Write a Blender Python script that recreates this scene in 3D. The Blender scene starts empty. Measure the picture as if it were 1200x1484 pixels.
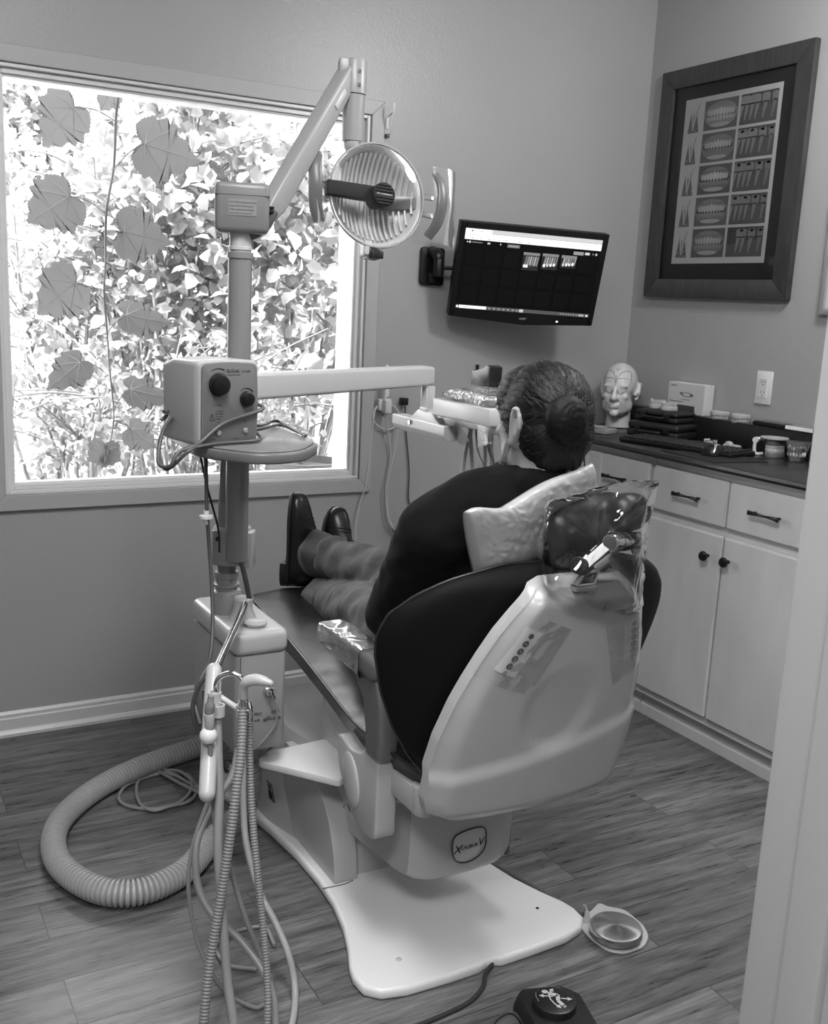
import bpy, bmesh, math, random
from mathutils import Vector as V, Matrix, Quaternion, noise
random.seed(7)
PI = math.pi
SC = bpy.context.scene
COL = SC.collection

# ------------------------------------------------------------------ camera
FPX, YAW, PIT, ROL, H = 1481.6, .521, .2028, .0479, 1.41
_f = V((math.sin(YAW)*math.cos(PIT), math.cos(YAW)*math.cos(PIT), -math.sin(PIT)))
_r = V((math.cos(YAW), -math.sin(YAW), 0))
_u = _r.cross(_f)
CR = math.cos(ROL)*_r + math.sin(ROL)*_u
CU = -math.sin(ROL)*_r + math.cos(ROL)*_u
CF = _f
C0 = V((0, 0, H))
cam = bpy.data.objects.new('camera', bpy.data.cameras.new('camera'))
COL.objects.link(cam)
cam.matrix_world = Matrix(((CR.x, CU.x, -CF.x, 0), (CR.y, CU.y, -CF.y, 0), (CR.z, CU.z, -CF.z, H), (0, 0, 0, 1)))
cam.data.sensor_fit = 'HORIZONTAL'
cam.data.sensor_width = 4.5
cam.data.lens = 4.5*FPX/1200
cam.data.clip_start = .05
cam.data.dof.use_dof = True
cam.data.dof.focus_distance = 2.1
cam.data.dof.aperture_fstop = 2.2
SC.camera = cam

def W(x, y, X=None, Y=None, Z=None, d=None):
    """the point of the room that photograph pixel (x, y) shows on the given plane / at the given ground distance"""
    r = CF + CR*((x-600)/FPX) - CU*((y-742)/FPX)
    if X is not None: t = X/r.x
    elif Y is not None: t = Y/r.y
    elif Z is not None: t = (Z-H)/r.z
    else: t = d/math.hypot(r.x, r.y)
    return C0 + r*t

# ------------------------------------------------------------------ materials
MATS = {}
def mat(name, v, rough=.5, metal=0., spec=.5, bump=None, var=None, coat=0., sheen=0., trans=None):
    """v: grey albedo; bump=(scale,strength,(sx,sy,sz)); var=(scale,amount,(sx,sy,sz)) tone variation"""
    if name in MATS: return MATS[name]
    m = bpy.data.materials.new(name); m.use_nodes = True
    nt = m.node_tree; N = nt.nodes; L = nt.links
    b = N['Principled BSDF']
    b.inputs['Base Color'].default_value = (v, v, v, 1)
    b.inputs['Roughness'].default_value = rough
    b.inputs['Metallic'].default_value = metal
    b.inputs['Specular IOR Level'].default_value = spec
    b.inputs['Coat Weight'].default_value = coat
    b.inputs['Coat Roughness'].default_value = .08
    b.inputs['Sheen Weight'].default_value = sheen
    def nz(scale, st, det=4):
        tc = N.new('ShaderNodeTexCoord'); mp = N.new('ShaderNodeMapping'); n = N.new('ShaderNodeTexNoise')
        mp.inputs['Scale'].default_value = st
        n.inputs['Scale'].default_value = scale; n.inputs['Detail'].default_value = det
        L.new(tc.outputs['Object'], mp.inputs['Vector']); L.new(mp.outputs['Vector'], n.inputs['Vector'])
        return n.outputs['Fac']
    if var:
        mr = N.new('ShaderNodeMapRange')
        mr.inputs['From Min'].default_value = .3; mr.inputs['From Max'].default_value = .7
        mr.inputs['To Min'].default_value = v*(1-var[1]); mr.inputs['To Max'].default_value = v*(1+var[1])
        L.new(nz(var[0], var[2] if len(var) > 2 else (1, 1, 1)), mr.inputs['Value'])
        L.new(mr.outputs['Result'], b.inputs['Base Color'])
    if bump:
        bp = N.new('ShaderNodeBump'); bp.inputs['Strength'].default_value = bump[1]; bp.inputs['Distance'].default_value = .003
        L.new(nz(bump[0], bump[2] if len(bump) > 2 else (1, 1, 1)), bp.inputs['Height'])
        L.new(bp.outputs['Normal'], b.inputs['Normal'])
    MATS[name] = m
    return m

def clear(name, tint=.95, white=.05, rough=.05, fres=1.45, bump=None, boost=1.):
    """thin transparent sheet: see-through + mirror sheen + a little milky white"""
    m = bpy.data.materials.new(name); m.use_nodes = True
    nt = m.node_tree; N = nt.nodes; L = nt.links
    N.clear()
    out = N.new('ShaderNodeOutputMaterial'); t = N.new('ShaderNodeBsdfTransparent'); g = N.new('ShaderNodeBsdfGlossy')
    df = N.new('ShaderNodeBsdfDiffuse'); mx1 = N.new('ShaderNodeMixShader'); mx2 = N.new('ShaderNodeMixShader'); fr = N.new('ShaderNodeFresnel')
    t.inputs[0].default_value = (tint, tint, tint, 1); g.inputs[0].default_value = (.95, .95, .95, 1); g.inputs['Roughness'].default_value = rough
    df.inputs[0].default_value = (.8, .8, .8, 1); fr.inputs[0].default_value = fres
    mu = N.new('ShaderNodeMath'); mu.operation = 'MULTIPLY'; mu.inputs[1].default_value = boost; mu.use_clamp = True
    L.new(fr.outputs[0], mu.inputs[0])
    mx1.inputs[0].default_value = white
    L.new(t.outputs[0], mx1.inputs[1]); L.new(df.outputs[0], mx1.inputs[2])
    L.new(mu.outputs[0], mx2.inputs[0]); L.new(mx1.outputs[0], mx2.inputs[1]); L.new(g.outputs[0], mx2.inputs[2])
    if bump:
        tc = N.new('ShaderNodeTexCoord'); n = N.new('ShaderNodeTexNoise'); n.inputs['Scale'].default_value = bump[0]; n.inputs['Detail'].default_value = 2
        n.inputs['Distortion'].default_value = 1.2
        bp = N.new('ShaderNodeBump'); bp.inputs['Strength'].default_value = bump[1]; bp.inputs['Distance'].default_value = .02
        L.new(tc.outputs['Object'], n.inputs['Vector']); L.new(n.outputs['Fac'], bp.inputs['Height'])
        L.new(bp.outputs['Normal'], g.inputs['Normal']); L.new(bp.outputs['Normal'], fr.inputs['Normal'])
    L.new(mx2.outputs[0], out.inputs['Surface'])
    MATS[name] = m
    return m

def emit(name, v, strength):
    m = bpy.data.materials.new(name); m.use_nodes = True
    b = m.node_tree.nodes['Principled BSDF']
    b.inputs['Base Color'].default_value = (v, v, v, 1)
    b.inputs['Emission Color'].default_value = (1, 1, 1, 1); b.inputs['Emission Strength'].default_value = strength
    MATS[name] = m
    return m

def shade_mat(name, emission=False, rough=.6):
    """flat print / screen: tone from the 'shade' colour attribute of the drawn shapes"""
    m = bpy.data.materials.new(name); m.use_nodes = True
    N = m.node_tree.nodes; b = N['Principled BSDF']
    a = N.new('ShaderNodeVertexColor'); a.layer_name = 'shade'
    b.inputs['Roughness'].default_value = rough
    if emission:
        b.inputs['Base Color'].default_value = (.004, .004, .004, 1); b.inputs['Specular IOR Level'].default_value = .2
        m.node_tree.links.new(a.outputs['Color'], b.inputs['Emission Color']); b.inputs['Emission Strength'].default_value = 1.
    else:
        m.node_tree.links.new(a.outputs['Color'], b.inputs['Base Color'])
    MATS[name] = m
    return m

# ------------------------------------------------------------------ objects
def wloc(o):
    l = V((0, 0, 0))
    while o is not None:
        l += o.location; o = o.parent
    return l

def tag(o, label=None, cat=None, group=None, kind=None):
    if label: o['label'] = label
    if cat: o['category'] = cat
    if group: o['group'] = group
    if kind: o['kind'] = kind
    return o

def thing(name, label, cat, loc=(0, 0, 0), group=None):
    o = bpy.data.objects.new(name, None); COL.objects.link(o)
    o.empty_display_size = .05
    o.location = V(loc)
    return tag(o, label, cat, group)

def finish(me, m, smooth=35):
    for mm in (m if isinstance(m, (list, tuple)) else [m]): me.materials.append(mm)
    if smooth:
        mean = sum(p.area for p in me.polygons)/max(1, len(me.polygons))
        for p in me.polygons: p.use_smooth = smooth >= 180 or not (len(p.vertices) > 8 or p.area > 8*mean)
        if smooth < 180: me.set_sharp_from_angle(angle=math.radians(smooth))

def ob(name, bm, m, parent=None, smooth=35, label=None):
    """links a bmesh given in room coordinates as one mesh object"""
    bmesh.ops.recalc_face_normals(bm, faces=bm.faces)
    off = wloc(parent) if parent is not None else V((0, 0, 0))
    if parent is None and len(bm.verts):
        xs = [v.co for v in bm.verts]
        off = V(((min(c.x for c in xs)+max(c.x for c in xs))/2, (min(c.y for c in xs)+max(c.y for c in xs))/2, min(c.z for c in xs)))
    for v in bm.verts: v.co -= off
    me = bpy.data.meshes.new(name); bm.to_mesh(me); bm.free()
    finish(me, m, smooth)
    o = bpy.data.objects.new(name, me); COL.objects.link(o)
    if parent is not None: o.parent = parent
    else: o.location = off
    if label: o['label'] = label
    return o

def struct(name, bm, m, parent=None, smooth=30):
    o = ob(name, bm, m, parent, smooth)
    o['kind'] = 'structure'
    return o

def B(): return bmesh.new()

def merge(bm, tmp):
    me = bpy.data.meshes.new('tmp'); tmp.to_mesh(me); tmp.free()
    bm.from_mesh(me); bpy.data.meshes.remove(me)

def frame(n, up=V((0, 0, 1))):
    n = V(n).normalized()
    if abs(n.dot(up)) > .999: up = V((0, 1, 0))
    u = up.cross(n).normalized(); v = n.cross(u)
    return u, v, n

def box(bm, c, s, M=None, bev=0., seg=2):
    t = bmesh.new(); bmesh.ops.create_cube(t, size=1)
    for v in t.verts: v.co = V((v.co.x*s[0], v.co.y*s[1], v.co.z*s[2]))
    if bev: bmesh.ops.bevel(t, geom=t.edges[:], offset=bev, segments=seg, affect='EDGES', profile=.5)
    if M is not None: bmesh.ops.transform(t, matrix=M.to_4x4(), verts=t.verts)
    for v in t.verts: v.co += V(c)
    merge(bm, t)
    return bm

def rotz(a): return Matrix.Rotation(a, 3, 'Z')
def basis(u, v, n): return Matrix((u, v, n)).transposed()

def bx(bm, x0, x1, y0, y1, z0, z1, bev=0., seg=2):
    return box(bm, ((x0+x1)/2, (y0+y1)/2, (z0+z1)/2), (abs(x1-x0), abs(y1-y0), abs(z1-z0)), None, bev, seg)

def ring(bm, c, u, v, r, seg, r2=None):
    r2 = r if r2 is None else r2
    return [bm.verts.new(c + u*(r*math.cos(2*PI*i/seg)) + v*(r2*math.sin(2*PI*i/seg))) for i in range(seg)]

def bridge(bm, a, b):
    n = len(a)
    for i in range(n): bm.faces.new((a[i], a[(i+1) % n], b[(i+1) % n], b[i]))

def lathe(bm, prof, o, n, seg=32):
    """prof: [(radius, height)] around axis n from point o"""
    u, v, n = frame(n); o = V(o); prev = None
    for r, h in prof:
        if r < 1e-6: cur = [bm.verts.new(o+n*h)]
        else: cur = ring(bm, o+n*h, u, v, r, seg)
        if prev is not None:
            if len(prev) == 1 and len(cur) > 1:
                for i in range(seg): bm.faces.new((prev[0], cur[i], cur[(i+1) % seg]))
            elif len(cur) == 1 and len(prev) > 1:
                for i in range(seg): bm.faces.new((prev[i], prev[(i+1) % seg], cur[0]))
            elif len(cur) > 1: bridge(bm, prev, cur)
        prev = cur
    return bm

def cyl(bm, p0, p1, r0, r1=None, seg=24, bev=0.):
    p0, p1 = V(p0), V(p1); r1 = r0 if r1 is None else r1; h = (p1-p0).length
    if bev: prof = [(0, 0), (r0-bev, 0), (r0-bev*.3, bev*.3), (r0, bev), (r1, h-bev), (r1-bev*.3, h-bev*.3), (r1-bev, h), (0, h)]
    else: prof = [(0, 0), (r0, 0), (r1, h), (0, h)]
    return lathe(bm, prof, p0, p1-p0, seg)

def catmull(pts, res=8):
    pts = [V(p) for p in pts]
    if len(pts) < 3: return pts
    P = [pts[0]*2-pts[1]]+pts+[pts[-1]*2-pts[-2]]; out = []
    for i in range(1, len(P)-2):
        a, b, c, d = P[i-1], P[i], P[i+1], P[i+2]
        for k in range(res):
            t = k/res
            out.append(.5*((2*b)+(c-a)*t+(2*a-5*b+4*c-d)*t*t+(3*b-a-3*c+d)*t**3))
    out.append(pts[-1])
    return out

def lerp_list(vals, t):
    x = t*(len(vals)-1); i = min(int(x), len(vals)-2); return vals[i]+(vals[i+1]-vals[i])*(x-i)

def tube(bm, pts, r, seg=12, res=8, radii=None, flat=1., smooth=True, roundends=False, upv=None):
    P = catmull(pts, res) if smooth else [V(p) for p in pts]
    n = len(P); T = [(P[min(i+1, n-1)]-P[max(i-1, 0)]).normalized() for i in range(n)]
    u, v, _ = frame(T[0]) if upv is None else frame(T[0], V(upv)); prev = None; rings = []
    R = [(r if radii is None else lerp_list(radii, i/(n-1))) for i in range(n)]
    if roundends:
        Pn, Tn, Rn = [], [], []
        for k in (4, 3, 2, 1):
            a = k/4.2*PI/2; Pn.append(P[0]-T[0]*R[0]*math.sin(a)); Tn.append(T[0]); Rn.append(R[0]*math.cos(a))
        Pn += P; Tn += T; Rn += R
        for k in (1, 2, 3, 4):
            a = k/4.2*PI/2; Pn.append(P[-1]+T[-1]*R[-1]*math.sin(a)); Tn.append(T[-1]); Rn.append(R[-1]*math.cos(a))
        P, T, R = Pn, Tn, Rn; n = len(P)
    for i in range(n):
        if i:
            q = T[i-1].rotation_difference(T[i]); u = q @ u; v = q @ v
        cur = ring(bm, P[i], u, v, R[i], seg, R[i]*flat)
        if prev: bridge(bm, prev, cur)
        prev = cur
        rings.append(cur)
    bm.faces.new(rings[0][::-1]); bm.faces.new(rings[-1])
    return bm

def corrugated(bm, pts, r, amp, pitch, seg=20):
    P = catmull(pts, 24); L = [0]
    for a, b in zip(P, P[1:]): L.append(L[-1]+(b-a).length)
    n = int(L[-1]/(pitch/4)); Q = []; j = 0
    for k in range(n+1):
        s = L[-1]*k/n
        while j < len(L)-2 and L[j+1] < s: j += 1
        Q.append(P[j].lerp(P[j+1], (s-L[j])/max(1e-9, L[j+1]-L[j])))
    T = [(Q[min(i+1, n)]-Q[max(i-1, 0)]).normalized() for i in range(n+1)]
    u, v, _ = frame(T[0]); prev = None; rings = []
    for i in range(n+1):
        if i:
            q = T[i-1].rotation_difference(T[i]); u = q @ u; v = q @ v
        cur = ring(bm, Q[i], u, v, r-(amp if i % 4 == 0 else (amp*.10 if i % 4 in (1, 3) else 0)), seg)
        if prev: bridge(bm, prev, cur)
        prev = cur; rings.append(cur)
    bm.faces.new(rings[0][::-1]); bm.faces.new(rings[-1])
    return bm

def prism(bm, pts, vec, bev=0., seg=2):
    """polygon extruded by vec"""
    t = bmesh.new(); vs = [t.verts.new(V(p)) for p in pts]; f = t.faces.new(vs)
    g = bmesh.ops.extrude_face_region(t, geom=[f]); nv = [e for e in g['geom'] if isinstance(e, bmesh.types.BMVert)]
    bmesh.ops.translate(t, verts=nv, vec=V(vec))
    bmesh.ops.recalc_face_normals(t, faces=t.faces)
    if bev: bmesh.ops.bevel(t, geom=t.edges[:], offset=bev, segments=seg, affect='EDGES', profile=.5, clamp_overlap=True)
    merge(bm, t)
    return bm

def prism_rim(bm, pts, vec, bev, seg=3):
    """like prism, rounding only the two rims and not the upright edges (smooth outlines)"""
    t = bmesh.new(); vs = [t.verts.new(V(p)) for p in pts]; f = t.faces.new(vs)
    g = bmesh.ops.extrude_face_region(t, geom=[f]); nv = [e for e in g['geom'] if isinstance(e, bmesh.types.BMVert)]
    bmesh.ops.translate(t, verts=nv, vec=V(vec))
    bmesh.ops.recalc_face_normals(t, faces=t.faces)
    big = [fc for fc in t.faces if len(fc.verts) == len(pts)]
    ed = {e for fc in big for e in fc.edges}
    bmesh.ops.bevel(t, geom=list(ed), offset=bev, segments=seg, affect='EDGES', profile=.5, clamp_overlap=True)
    merge(bm, t)
    return bm

def rounded(pts, r, k=6):
    """rounds the corners of a 2-D or 3-D polygon"""
    pts = [V(p) for p in pts]; n = len(pts); out = []
    rr = r if isinstance(r, (list, tuple)) else [r]*n
    for i in range(n):
        a, b, c = pts[i-1], pts[i], pts[(i+1) % n]
        d1 = a-b; d2 = c-b
        q = min(rr[i], d1.length*.49, d2.length*.49)
        if q < 1e-5: out.append(b); continue
        p0 = b+d1.normalized()*q; p1 = b+d2.normalized()*q
        for j in range(k+1):
            t = j/k; out.append(p0*(1-t)**2+b*2*t*(1-t)+p1*t*t)
    return out

def loft(bm, secs, caps=True):
    prev = None; rs = []
    for s in secs:
        cur = [bm.verts.new(V(p)) for p in s]
        if prev: bridge(bm, prev, cur)
        prev = cur; rs.append(cur)
    if caps: bm.faces.new(rs[0][::-1]); bm.faces.new(rs[-1])
    return bm

def sheet(bm, fn, nu, nv, closed_u=False):
    g = [[bm.verts.new(V(fn(i/nu, j/nv))) for j in range(nv+1)] for i in range(nu + (0 if closed_u else 1))]
    m = len(g)
    for i in range(nu if closed_u else nu):
        for j in range(nv): bm.faces.new((g[i][j], g[(i+1) % m][j], g[(i+1) % m][j+1], g[i][j+1]))
    return bm

def pillow(bm, A, Bc, Cc, D, thick, nu=16, nv=12, n=None, power=.35, wob=0., top=1., bot=1., seed=0):
    """stuffed pad over the quad A,B,C,D (bilinear), bulging both ways"""
    A, Bc, Cc, D = V(A), V(Bc), V(Cc), V(D)
    nn = (Bc-A).cross(D-A).normalized() if n is None else V(n).normalized()
    t = bmesh.new()
    def pt(u, v, s):
        p = (A*(1-u)+Bc*u)*(1-v)+(D*(1-u)+Cc*u)*v
        w = (max(0, 4*u*(1-u))**power)*(max(0, 4*v*(1-v))**power)
        z = thick/2*w*(top if s > 0 else bot)
        if wob: z += wob*w*noise.noise(p*14+V((seed, s, 0)))
        return p+nn*z*s
    gs = []
    for s in (1, -1):
        g = [[t.verts.new(pt(i/nu, j/nv, s)) for j in range(nv+1)] for i in range(nu+1)]
        for i in range(nu):
            for j in range(nv):
                q = (g[i][j], g[i+1][j], g[i+1][j+1], g[i][j+1]); t.faces.new(q if s > 0 else q[::-1])
    bmesh.ops.remove_doubles(t, verts=t.verts, dist=1e-5)
    merge(bm, t)
    return bm

def ell(bm, c, r, M=None, seg=20):
    t = bmesh.new(); bmesh.ops.create_uvsphere(t, u_segments=seg, v_segments=max(8, seg*2//3), radius=1)
    for v in t.verts: v.co = V((v.co.x*r[0], v.co.y*r[1], v.co.z*r[2]))
    if M is not None: bmesh.ops.transform(t, matrix=M.to_4x4(), verts=t.verts)
    for v in t.verts: v.co += V(c)
    merge(bm, t)
    return bm

def limb(bm, pts, radii, seg=18, flat=1., upv=None):
    return tube(bm, pts, 0, seg, 6, radii, flat, True, True, upv)

def organic(bm, voxel=.008, smooth=6, disp=None, sub=0):
    """fuses overlapping closed shapes into one continuous skin; returns a bmesh"""
    me = bpy.data.meshes.new('tmp'); bmesh.ops.recalc_face_normals(bm, faces=bm.faces); bm.to_mesh(me); bm.free()
    o = bpy.data.objects.new('tmp', me); COL.objects.link(o)
    r = o.modifiers.new('r', 'REMESH'); r.mode = 'VOXEL'; r.voxel_size = voxel
    s = o.modifiers.new('s', 'SMOOTH'); s.factor = .5; s.iterations = smooth
    dg = bpy.context.evaluated_depsgraph_get(); dg.update()
    m2 = bpy.data.meshes.new_from_object(o.evaluated_get(dg))
    out = bmesh.new(); out.from_mesh(m2)
    bpy.data.objects.remove(o); bpy.data.meshes.remove(me); bpy.data.meshes.remove(m2)
    if disp:
        out.normal_update()
        mv = [(v, v.normal.copy(), disp(v.co, v.normal)) for v in out.verts]
        for v, nn, d in mv:
            if isinstance(d, float) or isinstance(d, int): v.co += nn*d
            else: v.co += d
    return out

def text(name, s, size, o, u, v, m, parent, align='LEFT', ext=.0003, space=1., shear=0.):
    """lettering lying on the plane with reading direction u and up direction v"""
    cu = bpy.data.curves.new(name, 'FONT'); cu.body = s; cu.size = size; cu.extrude = ext; cu.align_x = align; cu.space_character = space; cu.shear = shear
    cu.resolution_u = 3
    t = bpy.data.objects.new('tmp', cu); COL.objects.link(t)
    dg = bpy.context.evaluated_depsgraph_get(); dg.update()
    me = bpy.data.meshes.new_from_object(t.evaluated_get(dg))
    bpy.data.objects.remove(t)
    u = V(u).normalized(); v = (V(v)-u*V(v).dot(u)).normalized(); n = u.cross(v)
    bm = bmesh.new(); bm.from_mesh(me); bpy.data.meshes.remove(me)
    Mx = basis(u, v, n)
    for q in bm.verts: q.co = Mx @ q.co + V(o)
    return ob(name, bm, m, parent, 0)

class Print:
    """flat drawing on a plane: shapes with a tone each, stacked in hair-thin layers"""
    def __init__(s, o, u, v, step=.00012, gain=1.):
        s.gain = gain
        s.bm = bmesh.new(); s.cl = s.bm.loops.layers.float_color.new('shade'); s.o = V(o); s.u = V(u); s.v = V(v); s.n = s.u.cross(s.v).normalized(); s.k = 0; s.step = step
    def poly(s, pts, tone, up=True):
        if up: s.k += 1
        tone = min(.85, tone*s.gain)
        vs = [s.bm.verts.new(s.o+s.u*p[0]+s.v*p[1]+s.n*(s.k*s.step)) for p in pts]
        f = s.bm.faces.new(vs); s.bm.normal_update()
        for l in f.loops: l[s.cl] = (tone, tone, tone, 1)
    def rect(s, x0, y0, x1, y1, tone, up=True): s.poly([(x0, y0), (x1, y0), (x1, y1), (x0, y1)], tone, up)
    def oval(s, x, y, a, b, tone, k=14, up=False): s.poly([(x+a*math.cos(2*PI*i/k), y+b*math.sin(2*PI*i/k)) for i in range(k)], tone, up)
    def line(s, pts, w, tone, up=False):
        if up: s.k += 1
        for (a, b), (c, d) in zip(pts, pts[1:]):
            l = math.hypot(c-a, d-b) or 1; nx, ny = -(d-b)/l*w/2, (c-a)/l*w/2
            s.poly([(a+nx, b+ny), (c+nx, d+ny), (c-nx, d-ny), (a-nx, b-ny)], tone, False)
    def done(s, name, m, parent):
        return ob(name, s.bm, m, parent, 0)
# ------------------------------------------------------------------ tones
WALL = mat('wall_paint', .37, .36, bump=(120, .25), var=(1.3, .03))
WALLR = WALL
TRIM = mat('trim_paint', .42, .35, bump=(60, .05))
BASEB = mat('baseboard_paint', .58, .35)
SASH = mat('sash_paint', .72, .3)
WHITE = mat('white_plastic', .50, .3, bump=(300, .03))
CHAIRW = mat('chair_shell_plastic', .46, .28, bump=(220, .03))
GREYP = mat('grey_beige_plastic', .31, .33, bump=(200, .03))
DGREY = mat('dark_grey_plastic', .10, .4)
ARMG = mat('armrest_grey', .12, .38, bump=(300, .06))
BLACK = mat('black_plastic', .006, .35)
BLACKM = mat('black_matte', .008, .75)
CHROME = mat('chrome', .75, .14, 1.)
STEEL = mat('brushed_steel', .55, .28, 1.)
RUBBER = mat('grey_rubber_hose', .23, .4)
HOSE = mat('light_hose', .36, .38)
TUBEG = mat('grey_tubing', .26, .35)
CABLE = mat('dark_cable', .07, .45)
PLAST = mat('plaster_stone', .42, .6, bump=(80, .2))
CAB = mat('cabinet_paint', .58, .42, var=(9, .07, (1, 1, .35)), bump=(40, .06, (1, 1, .2)))
VINYL = mat('black_vinyl', .016, .3, bump=(420, .10))
SEATV = mat('seat_vinyl', .008, .31, bump=(14, .35))
GLASS = clear('window_glass', .97, 0., 0., 1.35)
BAG = clear('clear_plastic_film', .96, .006, .025, 1.45, (9, .6), 1.5)
SLEEVE = clear('plastic_sleeve_film', .95, .07, .08, 1.4, (10, .3), .7)
SHIELD = clear('clear_acrylic', .96, .012, .03, 1.4, None, .4)

def floor_mat():
    m = bpy.data.materials.new('grey_wood_planks'); m.use_nodes = True
    N = m.node_tree.nodes; L = m.node_tree.links; b = N['Principled BSDF']
    tc = N.new('ShaderNodeTexCoord')
    br = N.new('ShaderNodeTexBrick'); br.offset = .37; br.offset_frequency = 2
    for k, v in (('Scale', 1.), ('Brick Width', 1.22), ('Row Height', .152), ('Mortar Size', .0016), ('Mortar Smooth', .3), ('Bias', 0.)): br.inputs[k].default_value = v
    br.inputs['Color1'].default_value = (.30, .30, .30, 1); br.inputs['Color2'].default_value = (.72, .72, .72, 1); br.inputs['Mortar'].default_value = (.02, .02, .02, 1)
    L.new(tc.outputs['Object'], br.inputs['Vector'])
    # every plank shifts the grain
    off = N.new('ShaderNodeVectorMath'); off.operation = 'MULTIPLY_ADD'; off.inputs[1].default_value = (7, 3, 0)
    L.new(br.outputs['Color'], off.inputs[0]); L.new(tc.outputs['Object'], off.inputs[2])
    def nz(sc, st, det, dist=0.):
        mp = N.new('ShaderNodeMapping'); mp.inputs['Scale'].default_value = st
        n = N.new('ShaderNodeTexNoise'); n.inputs['Scale'].default_value = sc; n.inputs['Detail'].default_value = det; n.inputs['Distortion'].default_value = dist
        L.new(off.outputs[0], mp.inputs['Vector']); L.new(mp.outputs[0], n.inputs['Vector']); return n.outputs['Fac']
    fine = nz(9, (1.4, 16, 1), 8, .4); broad = nz(3.2, (.7, 5, 1), 4, 1.2)
    wv = N.new('ShaderNodeTexWave'); wv.wave_type = 'BANDS'; wv.bands_direction = 'Y'
    for k, v in (('Scale', 5.), ('Distortion', 14.), ('Detail', 4.), ('Detail Scale', .8)): wv.inputs[k].default_value = v
    mp = N.new('ShaderNodeMapping'); mp.inputs['Scale'].default_value = (.35, 1.3, 1); L.new(off.outputs[0], mp.inputs[0]); L.new(mp.outputs[0], wv.inputs[0])
    def mix(a, bb, f, mode='MIX'):
        x = N.new('ShaderNodeMixRGB'); x.blend_type = mode; x.inputs[0].default_value = f
        L.new(a, x.inputs[1]); L.new(bb, x.inputs[2]); return x.outputs[0]
    c = mix(fine, broad, .45); c = mix(c, wv.outputs['Fac'], .09)
    cr = N.new('ShaderNodeValToRGB'); cr.color_ramp.elements[0].position = .29; cr.color_ramp.elements[0].color = (.030, .030, .030, 1)
    cr.color_ramp.elements[1].position = .68; cr.color_ramp.elements[1].color = (.215, .215, .215, 1)
    L.new(c, cr.inputs[0])
    pl = N.new('ShaderNodeMapRange'); pl.inputs['From Min'].default_value = 0; pl.inputs['From Max'].default_value = 1; pl.inputs['To Min'].default_value = .45; pl.inputs['To Max'].default_value = 1.5
    L.new(br.outputs['Color'], pl.inputs['Value'])
    c = mix(cr.outputs[0], pl.outputs[0], 1., 'MULTIPLY')
    L.new(c, b.inputs['Base Color'])
    rr = N.new('ShaderNodeMapRange'); rr.inputs['To Min'].default_value = .20; rr.inputs['To Max'].default_value = .42; L.new(fine, rr.inputs['Value']); L.new(rr.outputs[0], b.inputs['Roughness'])
    bp = N.new('ShaderNodeBump'); bp.inputs['Strength'].default_value = .22; bp.inputs['Distance'].default_value = .002
    hh = mix(fine, br.outputs['Fac'], .5, 'SUBTRACT'); L.new(hh, bp.inputs['Height']); L.new(bp.outputs[0], b.inputs['Normal'])
    return m
FLOOR = floor_mat()

# ------------------------------------------------------------------ room shell
YW, XR, ZC = 3.259, 2.84, 2.7
XL = -1.25
NY0, NY1 = .46, .58           # the wall the doorway is in
JX = W(1132.9, 1000, Y=NY1).x   # right-hand door jamb
struct('floor', bx(B(), XL-.2, XR+.2, -1.6, YW+.14, -.06, 0), FLOOR, smooth=0)
struct('ceiling', bx(B(), XL-.2, XR+.2, -1.6, YW+.14, ZC, ZC+.08), mat('ceiling_paint', .62, .8, bump=(90, .3)), smooth=0)
# window wall with its opening
OX0, OX1, OZ0, OZ1 = .436, 1.628, .776, 2.016
b = B()
for a in ((XL-.2, OX0, 0, ZC), (OX1, XR+.14, 0, ZC), (OX0, OX1, 0, OZ0), (OX0, OX1, OZ1, ZC)):
    bx(b, a[0], a[1], YW, YW+.14, a[2], a[3])
struct('wall_back', b, WALL, smooth=0)
struct('wall_right', bx(B(), XR, XR+.14, -1.6, YW, 0, ZC), WALLR, smooth=0)
struct('wall_left', bx(B(), XL-.14, XL, -1.6, YW, 0, ZC), WALL, smooth=0)
b = B()
bx(b, JX+.02, XR, NY0, NY1, 0, ZC); bx(b, XL, -.5, NY0, NY1, 0, ZC); bx(b, -.5, JX+.02, NY0, NY1, 2.07, ZC)
struct('wall_front', b, WALL, smooth=0)
struct('wall_hall', bx(B(), XL, XR, -1.6, -1.5, 0, ZC), WALL, smooth=0)
# door lining with stop and casings
d1 = thing('door_1', None, None, (JX, NY0, 0)); d1['kind'] = 'structure'
b = B(); bx(b, JX, JX+.022, NY0-.003, NY1+.003, 0, 2.05, .004, 2); struct('jamb', b, TRIM, d1)
b = B(); bx(b, JX-.012, JX+.001, NY0+.035, NY0+.075, 0, 2.05, .003, 2); struct('door_stop', b, TRIM, d1)
b = B(); bx(b, JX+.006, JX+.066, NY0-.018, NY0-.002, 0, 2.09, .004, 2); bx(b, JX+.006, JX+.066, NY1+.002, NY1+.006, 0, 2.09, .002, 2); struct('casing', b, TRIM, d1)
b = B(); bx(b, -.5, JX, NY0, NY1, 2.045, 2.07, .003); struct('head_jamb', b, TRIM, d1)
b = B(); bx(b, -.522, -.5, NY0, NY1, 0, 2.05, .003); struct('jamb', b, TRIM, d1)

# baseboards
def baseboard(name, x0, x1, y, flip=-1):
    b = B()
    prof = [(0, 0), (.026, 0), (.026, .010), (.019, .019), (.014, .021), (.014, .056), (.010, .060), (.010, .070), (.004, .078), (0, .078)]
    prism(b, [V((x0, y+flip*p[0], p[1])) for p in prof], V((x1-x0, 0, 0)))
    struct(name, b, BASEB, smooth=20)
baseboard('baseboard_back', XL, XR, YW)
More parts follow.
